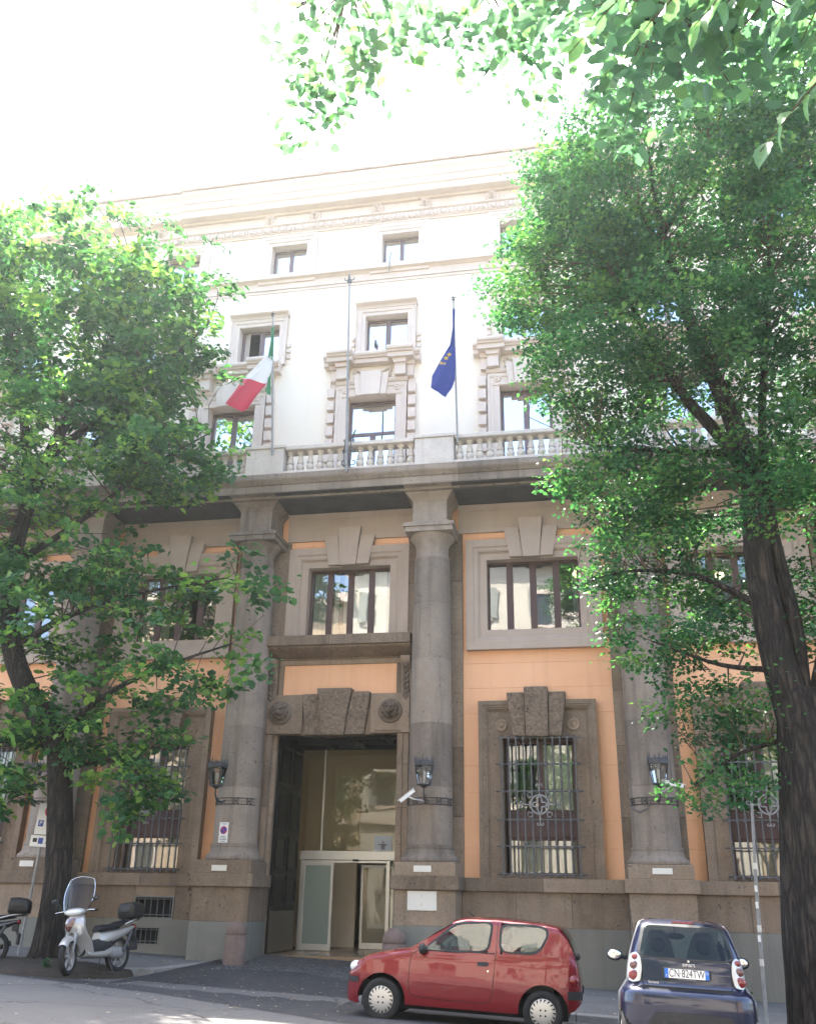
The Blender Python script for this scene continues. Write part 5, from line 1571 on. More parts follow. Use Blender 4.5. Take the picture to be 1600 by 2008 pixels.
def wheel(parent, x, y, z, r, w, side, steer=0, cap='teeth'):
    """side -1: the outer face looks to -y"""
    t = MB()
    h = w / 2
    prof = [(r * .62, -h * .8), (r * .70, -h), (r * .90, -h), (r * .97, -h * .8), (r, -h * .45), (r, h * .45), (r * .97, h * .8), (r * .9, h), (r * .62, h)]
    t.lathe_y((0, 0, 0), prof, 40)
    wh = t.obj('wheel', M['rubber'], parent, smooth=.7)
    wh.location = (x, y, z)
    wh.rotation_euler = (0, 0, steer if side < 0 else PI + steer)
    hub = MB()
    rr = r * .63
    hub.lathe_y((0, 0, 0), [(rr, -h * .70), (rr, -h * .86), (rr * .95, -h * .92), (rr * .6, -h * 1.06), (rr * .3, -h * 1.10), (.005, -h * 1.10)], 40)
    hb = hub.obj('hubcap', M['hubcap'], wh, smooth=.7)
    d = MB()
    if cap == 'teeth':
        for k in range(18):
            a = 2 * PI * k / 18
            for (da, r0, r1) in ((.09, .97, .70),):
                q = [(rr * r0 * math.cos(a - da), rr * r0 * math.sin(a - da)), (rr * r0 * math.cos(a + da), rr * r0 * math.sin(a + da)), (rr * r1 * math.cos(a + .12), rr * r1 * math.sin(a + .12))]
                ys = [-h * .955 - .001, -h * .955 - .001, -h * 1.04 - .001]
                d.add([(u, yy, v) for (u, v), yy in zip(q, ys)], [(0, 1, 2)])
        for k in range(4):
            a = PI / 4 + k * PI / 2
            d.lathe_y((rr * .27 * math.cos(a), 0, rr * .27 * math.sin(a)), [(rr * .075, -h), (rr * .075, -h * 1.12), (.003, -h * 1.12)], 10)
    if d.v: d.obj('hubcap_slots', M['under'], wh, kind='stuff')
    return wh

# --- the red hatchback, nose to the left
XC = 0.009
rc_ = thing('red_hatchback', 'red three door hatchback with a dented door parked across the portal', 'car', (XC, -7.46, road_z(XC, -7.46) - .012), (0, math.radians(2.3), 0))
A1, A2, WZ = .56, 2.86, .285
def ztop(x): return float(np.interp(x, [0, .015, .05, .10, .18, .28, .40, .55, .75, .93, 1.0, 1.15, 1.35, 1.56, 1.66, 1.76, 2.0, 2.25, 2.6, 2.9, 3.05, 3.10, 3.15, 3.2, 3.25, 3.30, 3.34, 3.37, 3.385, 3.39],
                                            [.50, .57, .62, .68, .76, .822, .868, .905, .945, .972, 1.015, 1.13, 1.265, 1.39, 1.418, 1.432, 1.442, 1.443, 1.432, 1.41, 1.385, 1.36, 1.31, 1.25, 1.15, 1.02, .86, .74, .64, .55]))
def width(x): return float(np.interp(x, [0, .02, .06, .12, .22, .4, .8, 1.6, 2.4, 2.9, 3.1, 3.22, 3.31, 3.36, 3.385, 3.39], [.50, .56, .61, .65, .69, .72, .735, .742, .742, .735, .72, .70, .66, .61, .55, .50]))
def zbot(x):
    z = float(np.interp(x, [0, .05, .2, .9, 2.5, 3.2, 3.3, 3.39], [.30, .22, .20, .235, .235, .28, .33, .42]))
    for c, R in ((A1, .345), (A2, .345)):
        if abs(x - c) < R: z = max(z, WZ + math.sqrt(R * R - (x - c) ** 2) * .98)
    return z
def zsh(x):
    return min(float(np.interp(x, [0, .3, .95, 3.0, 3.2, 3.4], [.56, .80, .945, .99, .985, .9])), ztop(x) - .035)
def yside(x, z):
    w = width(x); s = zsh(x)
    if z <= s:
        u = z
        k = float(np.interp(u, [.15, .22, .32, .48, .56, .62, .80, .95], [.93, .955, .975, .99, 1.0, 1.0, .985, .958]))
        if z > s - .05: k -= .014 * ((z - s + .05) / .05) ** 2
        return w * k
    ys = w * .944
    top = ztop(x)
    g = (z - s) / max(.02, 1.40 - s)
    return ys + (.575 - ys) * min(1, g) * (1 if top > 1.0 else .6)
xs = sorted(set(list(np.linspace(0, 3.39, 96)) + [c + .345 * math.cos(PI * k / 22) for c in (A1, A2) for k in range(23)] + [.01, .03, .06, .09, .13, 3.30, 3.33, 3.35, 3.37, 3.38]))
FW = [(1.135, .955), (1.16, .985), (1.60, 1.335), (2.125, 1.375), (2.07, .99)]
QW = [(2.245, .995), (2.25, 1.372), (2.80, 1.365), (2.90, 1.33), (2.915, 1.25), (2.83, 1.09), (2.74, 1.015)]
NB, NU = 12, 9
rows = []
for x in xs:
    zb, s, tp, w = zbot(x), zsh(x), ztop(x), width(x)
    zb = min(zb, s - .01)
    r = []
    for k in range(NB + 1):
        z = zb + (s - zb) * k / NB
        r.append((x, -yside(x, z), z))
    roofz = tp - .06 * min(1, (tp - s) / .3)
    for k in range(1, NU + 1):
        z = s + (roofz - s) * k / NU
        r.append((x, -yside(x, z), z))
    ye = yside(x, roofz)
    for q, dz in ((.96, .4), (.88, .72), (.72, .9), (.45, .97), (.2, 1.0)):
        r.append((x, -ye * q, roofz + (tp - roofz) * dz))
    r.append((x, 0, tp))
    rows.append(r)
full = [r + [(p[0], -p[1], p[2]) for p in r[-2::-1]] for r in rows]
mb = MB()
m = len(full[0])
mb.v = [p for r in full for p in r]
for j in range(len(full) - 1):
    for i in range(m - 1):
        f = (j * m + i, j * m + i + 1, (j + 1) * m + i + 1, (j + 1) * m + i)
        cx = sum(mb.v[k][0] for k in f) / 4; cy = sum(mb.v[k][1] for k in f) / 4; cz = sum(mb.v[k][2] for k in f) / 4
        ii = i if i < m // 2 else m - 2 - i
        if NB <= ii < NB + NU and (inside(FW, cx, cz) or inside(QW, cx, cz)): continue
        if ii >= NB + NU and 1.02 < cx < 1.52: continue
        mb.f.append(f); mb.mi.append(0)
mb.f.append(tuple(range(m - 1, -1, -1))); mb.mi.append(0)
mb.f.append(tuple((len(full) - 1) * m + i for i in range(m))); mb.mi.append(0)
body = mb.obj('body', M['red_paint'], rc_, smooth=.75)
# underbody and wheel houses
MB().box(.25, 3.2, -.60, .60, .18, .5).obj('underbody', M['under'], rc_)
for c in (A1, A2):
    for pr in ([(.355, -.715), (.355, -.40), (.01, -.40)], [(.01, .40), (.355, .40), (.355, .715)]):
        mb = MB().lathe_y((c, 0, WZ), pr, 30)
        mb.f = [f for f in mb.f if len(f) < 20 and sum(mb.v[k][2] for k in f) / len(f) > WZ - .03]; mb.mi = [0] * len(mb.f)
        mb.obj('wheel_house', M['under'], rc_)
def drape(poly, off, fn=yside, flip=False):
    mb = MB()
    n = len(poly)
    cx = sum(p[0] for p in poly) / n; cz = sum(p[1] for p in poly) / n
    vs = [(x, -fn(x, z) - off, z) for x, z in poly] + [(cx, -fn(cx, cz) - off, cz)]
    mid = [((x + cx) / 2, (z + cz) / 2) for x, z in poly]
    vs += [(x, -fn(x, z) - off, z) for x, z in mid]
    fs = [(i, (i + 1) % n, n + 1 + (i + 1) % n, n + 1 + i) for i in range(n)] + [(n + 1 + i, n + 1 + (i + 1) % n, n) for i in range(n)]
    return mb.add(vs, fs)
def ringstrip(poly, inner, off, fn=yside):
    n = len(poly)
    vs = [(x, -fn(x, z) - off, z) for x, z in poly] + [(x, -fn(x, z) - off - .004, z) for x, z in inner]
    return MB().add(vs, [(i, (i + 1) % n, n + (i + 1) % n, n + i) for i in range(n)])
for nm, poly in (('front_window', FW), ('quarter_window', QW)):
    sp = smooth_poly(poly, 5 if poly is QW else 2)
    outer = shrink(sp, -.022); inn = shrink(sp, .014)
    for mir in (1, -1):
        f = ringstrip(outer, inn, .004)
        g = drape(inn, .003)
        if mir < 0:
            f.v = [(x, -y, z) for x, y, z in f.v]; g.v = [(x, -y, z) for x, y, z in g.v]
        fo = f.obj(nm, M['plastic'], rc_, smooth=4)
        g.obj('pane', M['glass_car'], fo, smooth=4)
ws = []
for x in np.linspace(1.0, 1.55, 5):
    ws.append([(x, q * (yside(x, ztop(x) - .05) * .955), ztop(x) + .004 - .035 * q * q) for q in np.linspace(-1, 1, 9)])
mb = MB(); mb.grid(ws); mb.obj('windscreen', M['glass_car'], rc_, smooth=4)
mb = MB()
mb.grid([[(x + .012, q * .50, ztop(x) + .008) for q in np.linspace(-1, 1, 5)] for x in (3.10, 3.15, 3.2, 3.25, 3.29)]); mb.obj('rear_window', M['glass_tint'], rc_, smooth=4)
# dark pillars' black tail edge
mb = MB()
mb.grid([[(x + .006, -(yside(x, min(z, ztop(x) - .07)) * q + .002), ztop(x) + .004 - (1 - q) * 0) for q in (.80, .9, .96)] for x, z in ((3.08, 1.3), (3.15, 1.25), (3.2, 1.2), (3.25, 1.1), (3.3, 1.0), (3.34, .86))])
mb.obj('tail_edge', M['plastic'], rc_, smooth=4)
# cabin
MB().box(1.05, 3.0, -.60, .60, .40, .62).box(.98, 1.35, -.62, .62, .62, .93).obj('cabin_floor', M['dash'], rc_)
for y in (-.33, .33):
    mb = MB()
    mb.prism([(1.72, .60), (2.16, .60), (2.30, 1.05), (2.22, 1.10), (2.02, .78), (1.75, .76)], y - .22, y + .22)
    mb.prism([(2.22, 1.12), (2.30, 1.12), (2.34, 1.25), (2.26, 1.26)], y - .12, y + .12)
    mb.obj('seat', M['seat'], rc_, bevel=.03)
MB().prism([(2.55, .6), (2.95, .6), (3.05, 1.06), (2.95, 1.06), (2.85, .8), (2.55, .78)], -.55, .55).obj('rear_seat', M['seat'], rc_, bevel=.03)
mb = MB(); c = Vector((1.42, -.33, .93))
mb.tube([c + Vector((.10 * math.sin(t) * .5, .17 * math.cos(t), .16 * math.sin(t))) for t in np.linspace(0, 2 * PI, 21)], .014, 6); mb.obj('steering_wheel', M['plastic'], rc_, smooth=4)
# seams of door and fuel flap, side rubbing strip, handle, lock
def seam(pts, name='door_gap', r=.004):
    P_ = []
    for (a, b) in zip(pts[:-1], pts[1:]):
        for k in range(6):
            x, z = a[0] + (b[0] - a[0]) * k / 6, a[1] + (b[1] - a[1]) * k / 6
            P_.append((x, -yside(x, z) - .001, z))
    x, z = pts[-1]; P_.append((x, -yside(x, z) - .001, z))
    MB().tube(P_, r, 5).obj(name, M['seam'], rc_, smooth=4)
seam([(1.06, .95), (.985, .90), (.955, .80), (.945, .55), (.955, .42), (1.0, .36), (1.4, .335), (2.02, .335), (2.10, .36), (2.14, .44), (2.16, .60), (2.19, .98), (2.20, 1.37)])
seam([(.30, .81), (.22, .70), (.13, .64), (.06, .60)], 'bonnet_gap', .003)
seam([(.08, .46), (.16, .47), (.22, .50)], 'bumper_gap', .003)
seam([(3.36, .56), (3.22, .60), (3.14, .60)], 'bumper_gap', .003)
sp = smooth_poly([(1.0, .50), (1.0, .545), (2.10, .53), (2.13, .505), (2.10, .485)], 2)
drape(sp, .010).obj('rubbing_strip', M['red_paint'], rc_, smooth=.5)
drape(smooth_poly([(2.165, .488), (2.17, .53), (2.32, .52), (2.35, .50), (2.32, .48)], 2), .010).obj('rubbing_strip', M['red_paint'], rc_, smooth=.5)
drape(smooth_poly([(1.93, .80), (1.93, .858), (2.09, .862), (2.09, .806)], 3), .006).obj('door_handle', M['plastic'], rc_, smooth=4)
mb = MB(); mb.lathe_y((2.085, -yside(2.085, .745) - .002, .745), [(.014, .004), (.014, -.004), (.003, -.005)], 12); mb.obj('door_lock', M['chrome'], rc_)
# window chrome line shows as a bright shoulder edge
mb = MB(); mb.tube([(x, -yside(x, .962 + .012 * (x - 1.1)) - .004, .962 + .012 * (x - 1.1)) for x in np.linspace(1.08, 2.17, 14)], .007, 6); mb.obj('window_trim', M['plastic'], rc_, smooth=4)
# mirror, lamps, bumper strips, aerial
mb = MB(); mb.ball((1.14, -.80, .98), (.055, .095, .075), 14, 9); mb.tube([(1.17, -.70, .94), (1.15, -.76, .96)], .028, 8); mb.obj('door_mirror', M['plastic'], rc_, smooth=4)
mb = MB(); mb.ball((1.14, .80, .98), (.055, .095, .075), 14, 9); mb.tube([(1.17, .70, .94), (1.15, .76, .96)], .028, 8); mb.obj('door_mirror', M['plastic'], rc_, smooth=4)
for q in (1, -1):
    mb = MB(); mb.ball((.125, q * -.535, .668), (.095, .11, .085), 16, 10); mb.obj('headlight', M['lampclear'], rc_, smooth=4)
    mb = MB(); mb.ball((3.27, q * -.615, .70), (.09, .09, .085), 14, 9); mb.obj('tail_light', M['lampred'], rc_, smooth=4)
    mb = MB()
    mb.grid([[(x, q * (-yside(x, z) - .012), z) for z in (.475, .49, .535, .55)] for x in (.012, .03, .06, .10, .15, .20)])
    mb.obj('bumper_strip', M['plastic'], rc_, smooth=4)
    mb = MB()
    mb.grid([[(x + .012 * (x > 3.36), q * (-yside(x, z) - .012), z) for z in (.46, .48, .55, .565)] for x in (3.2, 3.25, 3.3, 3.34, 3.37, 3.388)])
    mb.obj('bumper_strip', M['plastic'], rc_, smooth=4)
mb = MB(); mb.box(-.012, .02, -.45, .45, .46, .54); mb.obj('bumper_strip', M['plastic'], rc_, bevel=.01)
mb = MB(); mb.tube([(1.78, 0, 1.43), (1.68, 0, 1.5)], [.012, .004], 6); mb.obj('aerial', M['plastic'], rc_)
mb = MB(); mb.ball((3.325, -.45, 1.0), (.05, .06, .05)); mb.obj('wiper_boss', M['plastic'], rc_, smooth=4)
for c in (A1, A2):
    for s in (-1, 1):
        wheel(rc_, c, s * .655, WZ - .01, .282, .16, s)

# --- the small blue two-seater, seen from behind
SX, SY = 4.635, -10.62
sm = thing('blue_city_car', 'tiny dark blue two seat car seen from behind with silver lamp pods', 'car', (SX, SY, road_z(SX, -10) + .0), (math.radians(-1.6), math.radians(2.3), math.radians(0)))
lv = [.20, .28, .34, .44, .56, .68, .745, .775, .80, .83, .9, 1.0, 1.065, 1.09, 1.15, 1.25, 1.35, 1.42, 1.455, 1.49, 1.515, 1.53]
def S_(z, xs_, ys_): return float(np.interp(z, xs_, ys_))
sw = lambda z: S_(z, [.2, .3, .45, .62, .72, .765, .80, .84, .95, 1.08, 1.25, 1.42, 1.47, 1.50, 1.52, 1.53], [.66, .725, .75, .755, .745, .72, .675, .655, .65, .635, .585, .525, .50, .47, .42, .36])
sr = lambda z: S_(z, [.2, .3, .45, .62, .72, .765, .80, .84, .95, 1.08, 1.25, 1.42, 1.47, 1.50, 1.52, 1.53], [.12, .05, .0, -.01, .0, .03, .10, .125, .14, .17, .24, .33, .38, .44, .52, .62])
sf = lambda z: S_(z, [.2, .3, .45, .7, .8, .9, 1.0, 1.08, 1.25, 1.42, 1.50, 1.53], [2.40, 2.46, 2.50, 2.46, 2.40, 2.25, 2.05, 1.92, 1.66, 1.40, 1.22, 1.05])
srad = lambda z: S_(z, [.2, .7, .77, .84, 1.1, 1.45, 1.53], [.25, .27, .22, .16, .14, .14, .25])
def outline(z, n=14):
    w, r, f, c = sw(z), sr(z), sf(z), srad(z)
    pts = []
    for cx, cy, a0 in ((w - c, r + c, -PI / 2), (w - c, f - c * 1.4, 0), (-(w - c), f - c * 1.4, PI / 2), (-(w - c), r + c, PI)):
        for k in range(n + 1):
            a = a0 + PI / 2 * k / n
            pts.append((cx + c * math.cos(a), cy + (c * 1.4 if math.sin(a) > 0 else c) * math.sin(a), z))
    # rear centre points for an even mesh
    for k in range(1, 16):
        pts.append((-(w - c) + 2 * (w - c) * k / 16, r - .012 * math.sin(PI * k / 16), z))
    return pts
lvz = []
for a, b in zip(lv[:-1], lv[1:]):
    k = max(1, round((b - a) / .03)); lvz += [a + (b - a) * j / k for j in range(k)]
lvz.append(lv[-1])
RWN = [(-.535, 1.10), (.535, 1.10), (.455, 1.425), (.40, 1.45), (-.40, 1.45), (-.455, 1.425)]
mb = MB()
rows = [outline(z) for z in lvz]
m = len(rows[0])
mb.v = [p for r in rows for p in r]
for j in range(len(rows) - 1):
    for i in range(m):
        f = (j * m + i, j * m + (i + 1) % m, (j + 1) * m + (i + 1) % m, (j + 1) * m + i)
        c = [sum(mb.v[k][q] for k in f) / 4 for q in range(3)]
        if c[1] < .7 and inside(RWN, c[0], c[2]): continue
        if c[1] > 1.15 and 1.06 < c[2] < 1.46 and abs(c[0]) < .52: continue
        if 1.05 < c[2] < 1.43 and .62 < c[1] < 1.5 and abs(c[0]) > .45: continue
        if c[2] < .62 and any(abs(c[1] - yy) < .30 and math.hypot(c[1] - yy, c[2] - .28) < .31 for yy in (.36, 2.17)) and abs(c[0]) > .6: continue
        mb.f.append(f); mb.mi.append(0)
mb.f.append(tuple((len(rows) - 1) * m + i for i in range(m))); mb.mi.append(0)
sb = mb.obj('body', M['blue_paint'], sm, smooth=.8)
def yrear(x, z):
    w, r, c = sw(z), sr(z), srad(z)
    ax = abs(x)
    if ax <= w - c: return -(r - .012 * math.sin(PI * (x + w - c) / (2 * (w - c))))
    d = min(1, (ax - (w - c)) / c)
    return -(r + c - c * math.sqrt(max(0, 1 - d * d)))
sp = smooth_poly(RWN, 2)
ro = ringstrip(shrink(sp, -.03), shrink(sp, .006), .004, yrear).obj('rear_window', M['plastic'], sm, smooth=4)
drape(shrink(sp, .004), .005, yrear).obj('pane', M['glass_tint'], ro, smooth=4)
mb = MB(); mb.grid([[(x, sf(z) - .01, z) for x in np.linspace(-.52, .52, 7) for z in [zz]] for zz in np.linspace(1.05, 1.47, 5)]); mb.obj('windscreen', M['glass_car'], sm, smooth=4)
for q in (-1, 1):
    mb = MB(); mb.grid([[(q * (sw(z) + .002), y, z) for y in (.6, 1.0, 1.5)] for z in (1.05, 1.2, 1.44)]); mb.obj('side_window', M['glass_tint'], sm, smooth=4)
# silver frame of the cabin side, pods, lenses
for q in (-1, 1):
    mb = MB()
    mb.tube([(q * (sw(z) - .004), sr(z) + srad(z) + .05 - .05 * (z > 1.3), z) for z in (.50, .7, .84, 1.0, 1.15, 1.3, 1.42, 1.47)] + [(q * .44, .66, 1.50), (q * .43, 1.1, 1.51)], [.03, .03, .026, .022, .02, .018, .018, .016, .015, .012], 8)
    mb.obj('cabin_frame', M['cell_grey'], sm, smooth=4)
    pod = smooth_poly([(q * .56, 1.145), (q * .625, 1.12), (q * .655, .98), (q * .665, .84), (q * .60, .825), (q * .525, .84), (q * .50, .98), (q * .515, 1.10)], 4)
    g = drape(pod, .022, yrear)
    n = len(pod)
    g.add([(x, -yrear(x, z) - .022, z) for x, z in pod] + [(x, -yrear(x, z) + .02, z) for x, z in pod], [(i, (i + 1) % n, n + (i + 1) % n, n + i) for i in range(n)])
    po = g.obj('lamp_pod', M['silver'], sm, smooth=.9)
    for (x, z, r, mt) in ((q * .575, 1.09, .036, 'lampred'), (q * .585, 1.0, .050, 'lampbrown'), (q * .59, .895, .060, 'lampred')):
        mb = MB(); mb.ball((x, -yrear(x, z) - .022, z), (r * 1.08, .022, r * .92), 16, 10)
        mb.obj('tail_light', M[mt], po, smooth=4)
        mb = MB(); mb.ball((x + .004, -yrear(x, z) - .042, z), (r * .42, .006, r * .36), 10, 6); mb.obj('lens', M[mt], po, smooth=4)
def tube_rear(pts, r, name, mat):
    MB().tube([(x, -yrear(x, z) - .001, z) for x, z in densify(pts, 8)[: (len(pts) - 1) * 8 + 1]], r, 6).obj(name, M[mat], sm, smooth=4)
tube_rear([(-.50, 1.07), (-.495, .93), (-.50, .83), (-.48, .80), (.48, .80), (.50, .83), (.495, .93), (.50, 1.07)], .005, 'hatch_gap', 'seam')
drape(smooth_poly([(-.50, .80), (.50, .80), (.50, .775), (-.50, .775)], 1), .002, yrear).obj('hatch_shadow_gap', M['seam'], sm, smooth=4)
lp = smooth_poly([(-.36, .545), (.44, .545), (.52, .44), (.50, .40), (-.42, .40), (-.44, .44)], 2)
drape(lp, .012, yrear).obj('bumper_insert', M['plastic'], sm, smooth=4)
# plate recess, plate, letters
drape(smooth_poly([(-.27, .905), (-.29, 1.0), (.29, 1.0), (.27, .885), (-.26, .885)], 1), .003, yrear).obj('plate_recess', M['plastic'], sm, smooth=4)
py = -yrear(0, .945) - .028
pt = MB().box(-.255, .255, py, py + .012, .888, .998).obj('number_plate', M['plastic'], sm, bevel=.003)
MB().box(-.248, .248, py - .003, py - .0005, .896, .992).obj('plate_face', M['whitepaint'], pt)
M['plateblue'] = simple('plate_blue', (.02, .14, .5), .5)
for a, b in ((-.248, -.205), (.205, .248)):
    MB().box(a, b, py - .0045, py - .0031, .896, .992).obj('plate_band', M['plateblue'], pt)
put_text('CN\u00b7824TW', .118, M['black'], pt, (0, py - .004, .9445), sx=.69)
put_text('I', .04, M['whitepaint'], pt, (-.227, py - .0055, .918))
mb = MB(); mb.tube([(.227 + .012 * math.cos(t), py - .005, .965 + .012 * math.sin(t)) for t in np.linspace(0, 2 * PI, 13)], .002, 4); mb.obj('plate_ring', M['whitepaint'], pt)
MB().box(-.10, .10, py - .0005, py + .002, .881, .886).obj('dealer_line', M['print_grey'], pt)
put_text('smart', .062, M['alu'], sm, (.03, -yrear(.03, 1.04) - .004, 1.042), (PI / 2 - .22, 0, 0), 'badge')
mb = MB(); mb.lathe_y((.03, -yrear(.03, 1.075) - .002, 1.078), [(.013, .003), (.013, -.003), (.002, -.003)], 12); mb.obj('badge', M['alu'], sm)
put_text('fortwo', .042, M['alu'], sm, (-.375, -yrear(-.375, .835) - .005, .838), (PI / 2, 0, 0), 'badge')
# high brake light, seats, inside mirror, dash, door mirrors, aerial
MB().box(-.125, .125, .385, .43, 1.478, 1.502).obj('brake_light', M['lampred'], sm, bevel=.008)
for q in (-1, 1):
    mb = MB()
    sh = smooth_poly([(q * .27 - .20, .70), (q * .27 + .20, .70), (q * .27 + .22, 1.05), (q * .27 + .15, 1.28), (q * .27 + .09, 1.40), (q * .27 - .09, 1.40), (q * .27 - .15, 1.28), (q * .27 - .22, 1.05)], 4)
    mb.prism(sh[::-1], .80, .92)
    st = mb.obj('seat', M['seat'], sm, bevel=.04)
    mb = MB(); mb.ball((q * .27, .79, 1.23), (.085, .03, .085), 14, 9); mb.obj('head_recess', M['dash'], st, smooth=4)
mb = MB(); mb.box(-.60, .60, .35, 1.0, .6, .95); mb.box(-.58, .58, 1.55, 2.0, .7, 1.02); mb.obj('cabin_floor', M['dash'], sm)
mb = MB(); mb.ball((-.03, 1.28, 1.345), (.12, .025, .04), 14, 8); mb.tube([(-.03, 1.28, 1.36), (-.03, 1.32, 1.46)], .01, 5); mb.obj('inside_mirror', M['dash'], sm, smooth=4)
for q in (-1, 1):
    mb = MB(); mb.ball((q * .79, 1.55, 1.075), (.105, .05, .072), 16, 10); mb.tube([(q * .64, 1.56, 1.05), (q * .74, 1.56, 1.06)], .025, 8)
    mo = mb.obj('door_mirror', M['plastic'], sm, smooth=4)
    mb = MB(); mb.ball((q * .79, 1.515, 1.077), (.09, .022, .058), 16, 10); mb.obj('mirror_glass', M['chrome'], mo, smooth=4)
mb = MB(); mb.tube([(-.56, .95, 1.36), (-.60, .6, 1.62)], [.006, .003], 5); mb.obj('aerial', M['plastic'], sm)
MB().box(-.6, .6, .25, 2.3, .16, .34).obj('underbody', M['under'], sm)
for yy in (.36, 2.17):
    for s in (-1, 1):
        w_ = wheel(sm, s * .665, yy, .28, .28, .16, s, cap='')
        w_.rotation_euler = (0, 0, PI / 2 if s > 0 else -PI / 2)

# --- scooters
def scooter(name, label, paint, loc, yaw, steer, screen, lean=0):
    t = thing(name, label, 'scooter', loc, (lean, 0, yaw), group=None)
    pm = M[paint]
    FX, RX, R = 1.36, 0.0, .30          # x forward, rear hub at 0
    def tyre(x, y, parent, st=0):
        mb = MB(); mb.lathe_y((0, 0, 0), [(R * .72, -.035), (R * .80, -.048), (R * .92, -.05), (R * .985, -.03), (R, 0), (R * .985, .03), (R * .92, .05), (R * .80, .048), (R * .72, .035)], 36)
        mb.f = [f for f in mb.f if len(f) < 10]; mb.mi = [0] * len(mb.f)
        w = mb.obj('wheel', M['rubber'], parent, smooth=.8); w.location = (x, y, R); w.rotation_euler = (0, 0, st)
        mb = MB(); mb.lathe_y((0, 0, 0), [(R * .74, -.03), (R * .70, -.034), (R * .68, -.02), (R * .68, .02), (R * .70, .034), (R * .74, .03)], 36)
        mb.f = [f for f in mb.f if len(f) < 10]; mb.mi = [0] * len(mb.f)
        for k in range(5):
            a = 2 * PI * k / 5
            mb.tube([(.03 * math.cos(a), 0, .03 * math.sin(a)), (R * .70 * math.cos(a + .15), 0, R * .70 * math.sin(a + .15))], [.028, .02], 6)
        mb.ball((0, 0, 0), (.05, .05, .05), 10, 7)
        mb.obj('rim', M['galv'], w, smooth=.8)
        mb = MB(); mb.lathe_y((0, .045 if st else -.04, 0), [(R * .42, -.003), (R * .42, .003)], 24); mb.obj('brake_disc', M['chrome'], w)
        return w
    tyre(RX, 0, t); 
    fr = bpy.data.objects.new('front_end', MB().tube([(0, 0, .95), (.10, 0, .66)], .03, 8).mesh('front_end', M['plastic'], 4)); COL.objects.link(fr); fr.parent = t
    fr.location = (FX - .24, 0, 0); fr.rotation_euler = (0, 0, steer)
    w = tyre(.24, 0, fr)
    def sub(mb, name, mat, smooth=4, bevel=0): return mb.obj(name, M[mat] if isinstance(mat, str) else mat, fr, smooth=smooth, bevel=bevel)
    mb = MB()
    for q in (-1, 1): mb.tube([(.24, q * .075, R), (.12, q * .075, .68)], [.024, .03], 8)
    sub(mb, 'fork', 'galv')
    # front mudguard: an arc of sheet round the tyre
    mb = MB()
    rows = []
    for k in range(13):
        a = math.radians(35 + 130 * k / 12)
        rows.append([(.24 + (R + .03 - .03 * abs(q) ** 3) * math.cos(a), q * .085, R + (R + .035 - .09 * abs(q) ** 3) * math.sin(a)) for q in np.linspace(-1, 1, 9)])
    mb.grid(rows); sub(mb, 'mudguard', pm)
    mb = MB(); mb.tube([(-.03, -.36, 1.03), (-.02, -.2, 1.05), (.0, -.05, 1.0), (.0, .05, 1.0), (-.02, .2, 1.05), (-.03, .36, 1.03)], .014, 8); sub(mb, 'handlebar', 'chrome')
    for q in (-1, 1):
        sub(MB().tube([(-.035, q * .27, 1.035), (-.035, q * .39, 1.028)], .021, 8), 'grip', 'rubber')
        sub(MB().tube([(.03, q * .2, 1.05), (.05, q * .36, 1.03)], .008, 5), 'brake_lever', 'chrome')
    mb = MB(); mb.ball((.03, 0, 1.02), (.10, .19, .075), 18, 10); sub(mb, 'headlamp_cowl', pm)
    mb = MB(); mb.ball((.10, 0, 1.01), (.055, .15, .052), 18, 10); sub(mb, 'headlight', 'lampclear')
    for q in (-1, 1):
        mb = MB(); mb.tube([(.0, q * .22, 1.05), (.05, q * .30, 1.16), (.05, q * .34, 1.21)], .008, 6); mb.ball((.045, q * .375, 1.225), (.022, .062, .045), 12, 8); sub(mb, 'mirror', 'plastic')
    if screen:
        rows = []
        for k in range(9):
            v = k / 8
            hw = .20 + .10 * math.sin(v * 2.4) - .04 * v
            rows.append([(.12 - .02 - .22 * v - .09 * q * q, q * hw, 1.02 + .60 * v - .05 * q * q * v - .03 * (1 - v) * q * q) for q in np.linspace(-1, 1, 11)])
        mb = MB(); mb.grid(rows); s_ = sub(mb, 'windscreen', 'screen')
        edge = [rows[0][0]] + [r[0] for r in rows[1:]] + rows[-1][1:] + [r[-1] for r in rows[-2::-1]]
        MB().tube(edge, .006, 5).obj('screen_edge', M['chrome'], s_, smooth=4)
    # leg shield and footboard
    def loft(secs, name, mat, parent=t, smooth=.9):
        mb = MB(); rows = []
        for (x, z, hw, hz, p) in secs:
            rows.append([(x, hw * (1 if c > 0 else -1) * abs(c) ** p, z + hz * (1 if s > 0 else -1) * abs(s) ** p) for k in range(20) for c, s in [(math.cos(2 * PI * k / 20), math.sin(2 * PI * k / 20))]])
        n = 20
        mb.add([q for r in rows for q in r], [(j * n + k, j * n + (k + 1) % n, (j + 1) * n + (k + 1) % n, (j + 1) * n + k) for j in range(len(rows) - 1) for k in range(n)] + [tuple(range(n - 1, -1, -1)), tuple(range((len(rows) - 1) * n, len(rows) * n))])
        return mb.obj(name, M[mat] if isinstance(mat, str) else mat, parent, smooth=smooth)
    # shield: a curved plate from the cowl to the floor
    rows = []
    for k in range(15):
        v = k / 14
        z = .97 - .66 * v
        xc = FX - .12 - .02 + (.10 * math.sin(PI * min(1, v * 1.5)) if v < .67 else .0) - .24 * v ** 1.6
        hw = float(np.interp(v, [0, .15, .4, .7, 1], [.13, .20, .225, .21, .17]))
        rows.append([(xc - .13 * q * q - .02 * abs(q), q * hw, z) for q in np.linspace(-1, 1, 13)])
    back = [[(p[0] - .05, p[1] * .97, p[2]) for p in r] for r in rows]
    mb = MB(); mb.grid(rows); mb.grid([r[::-1] for r in back])
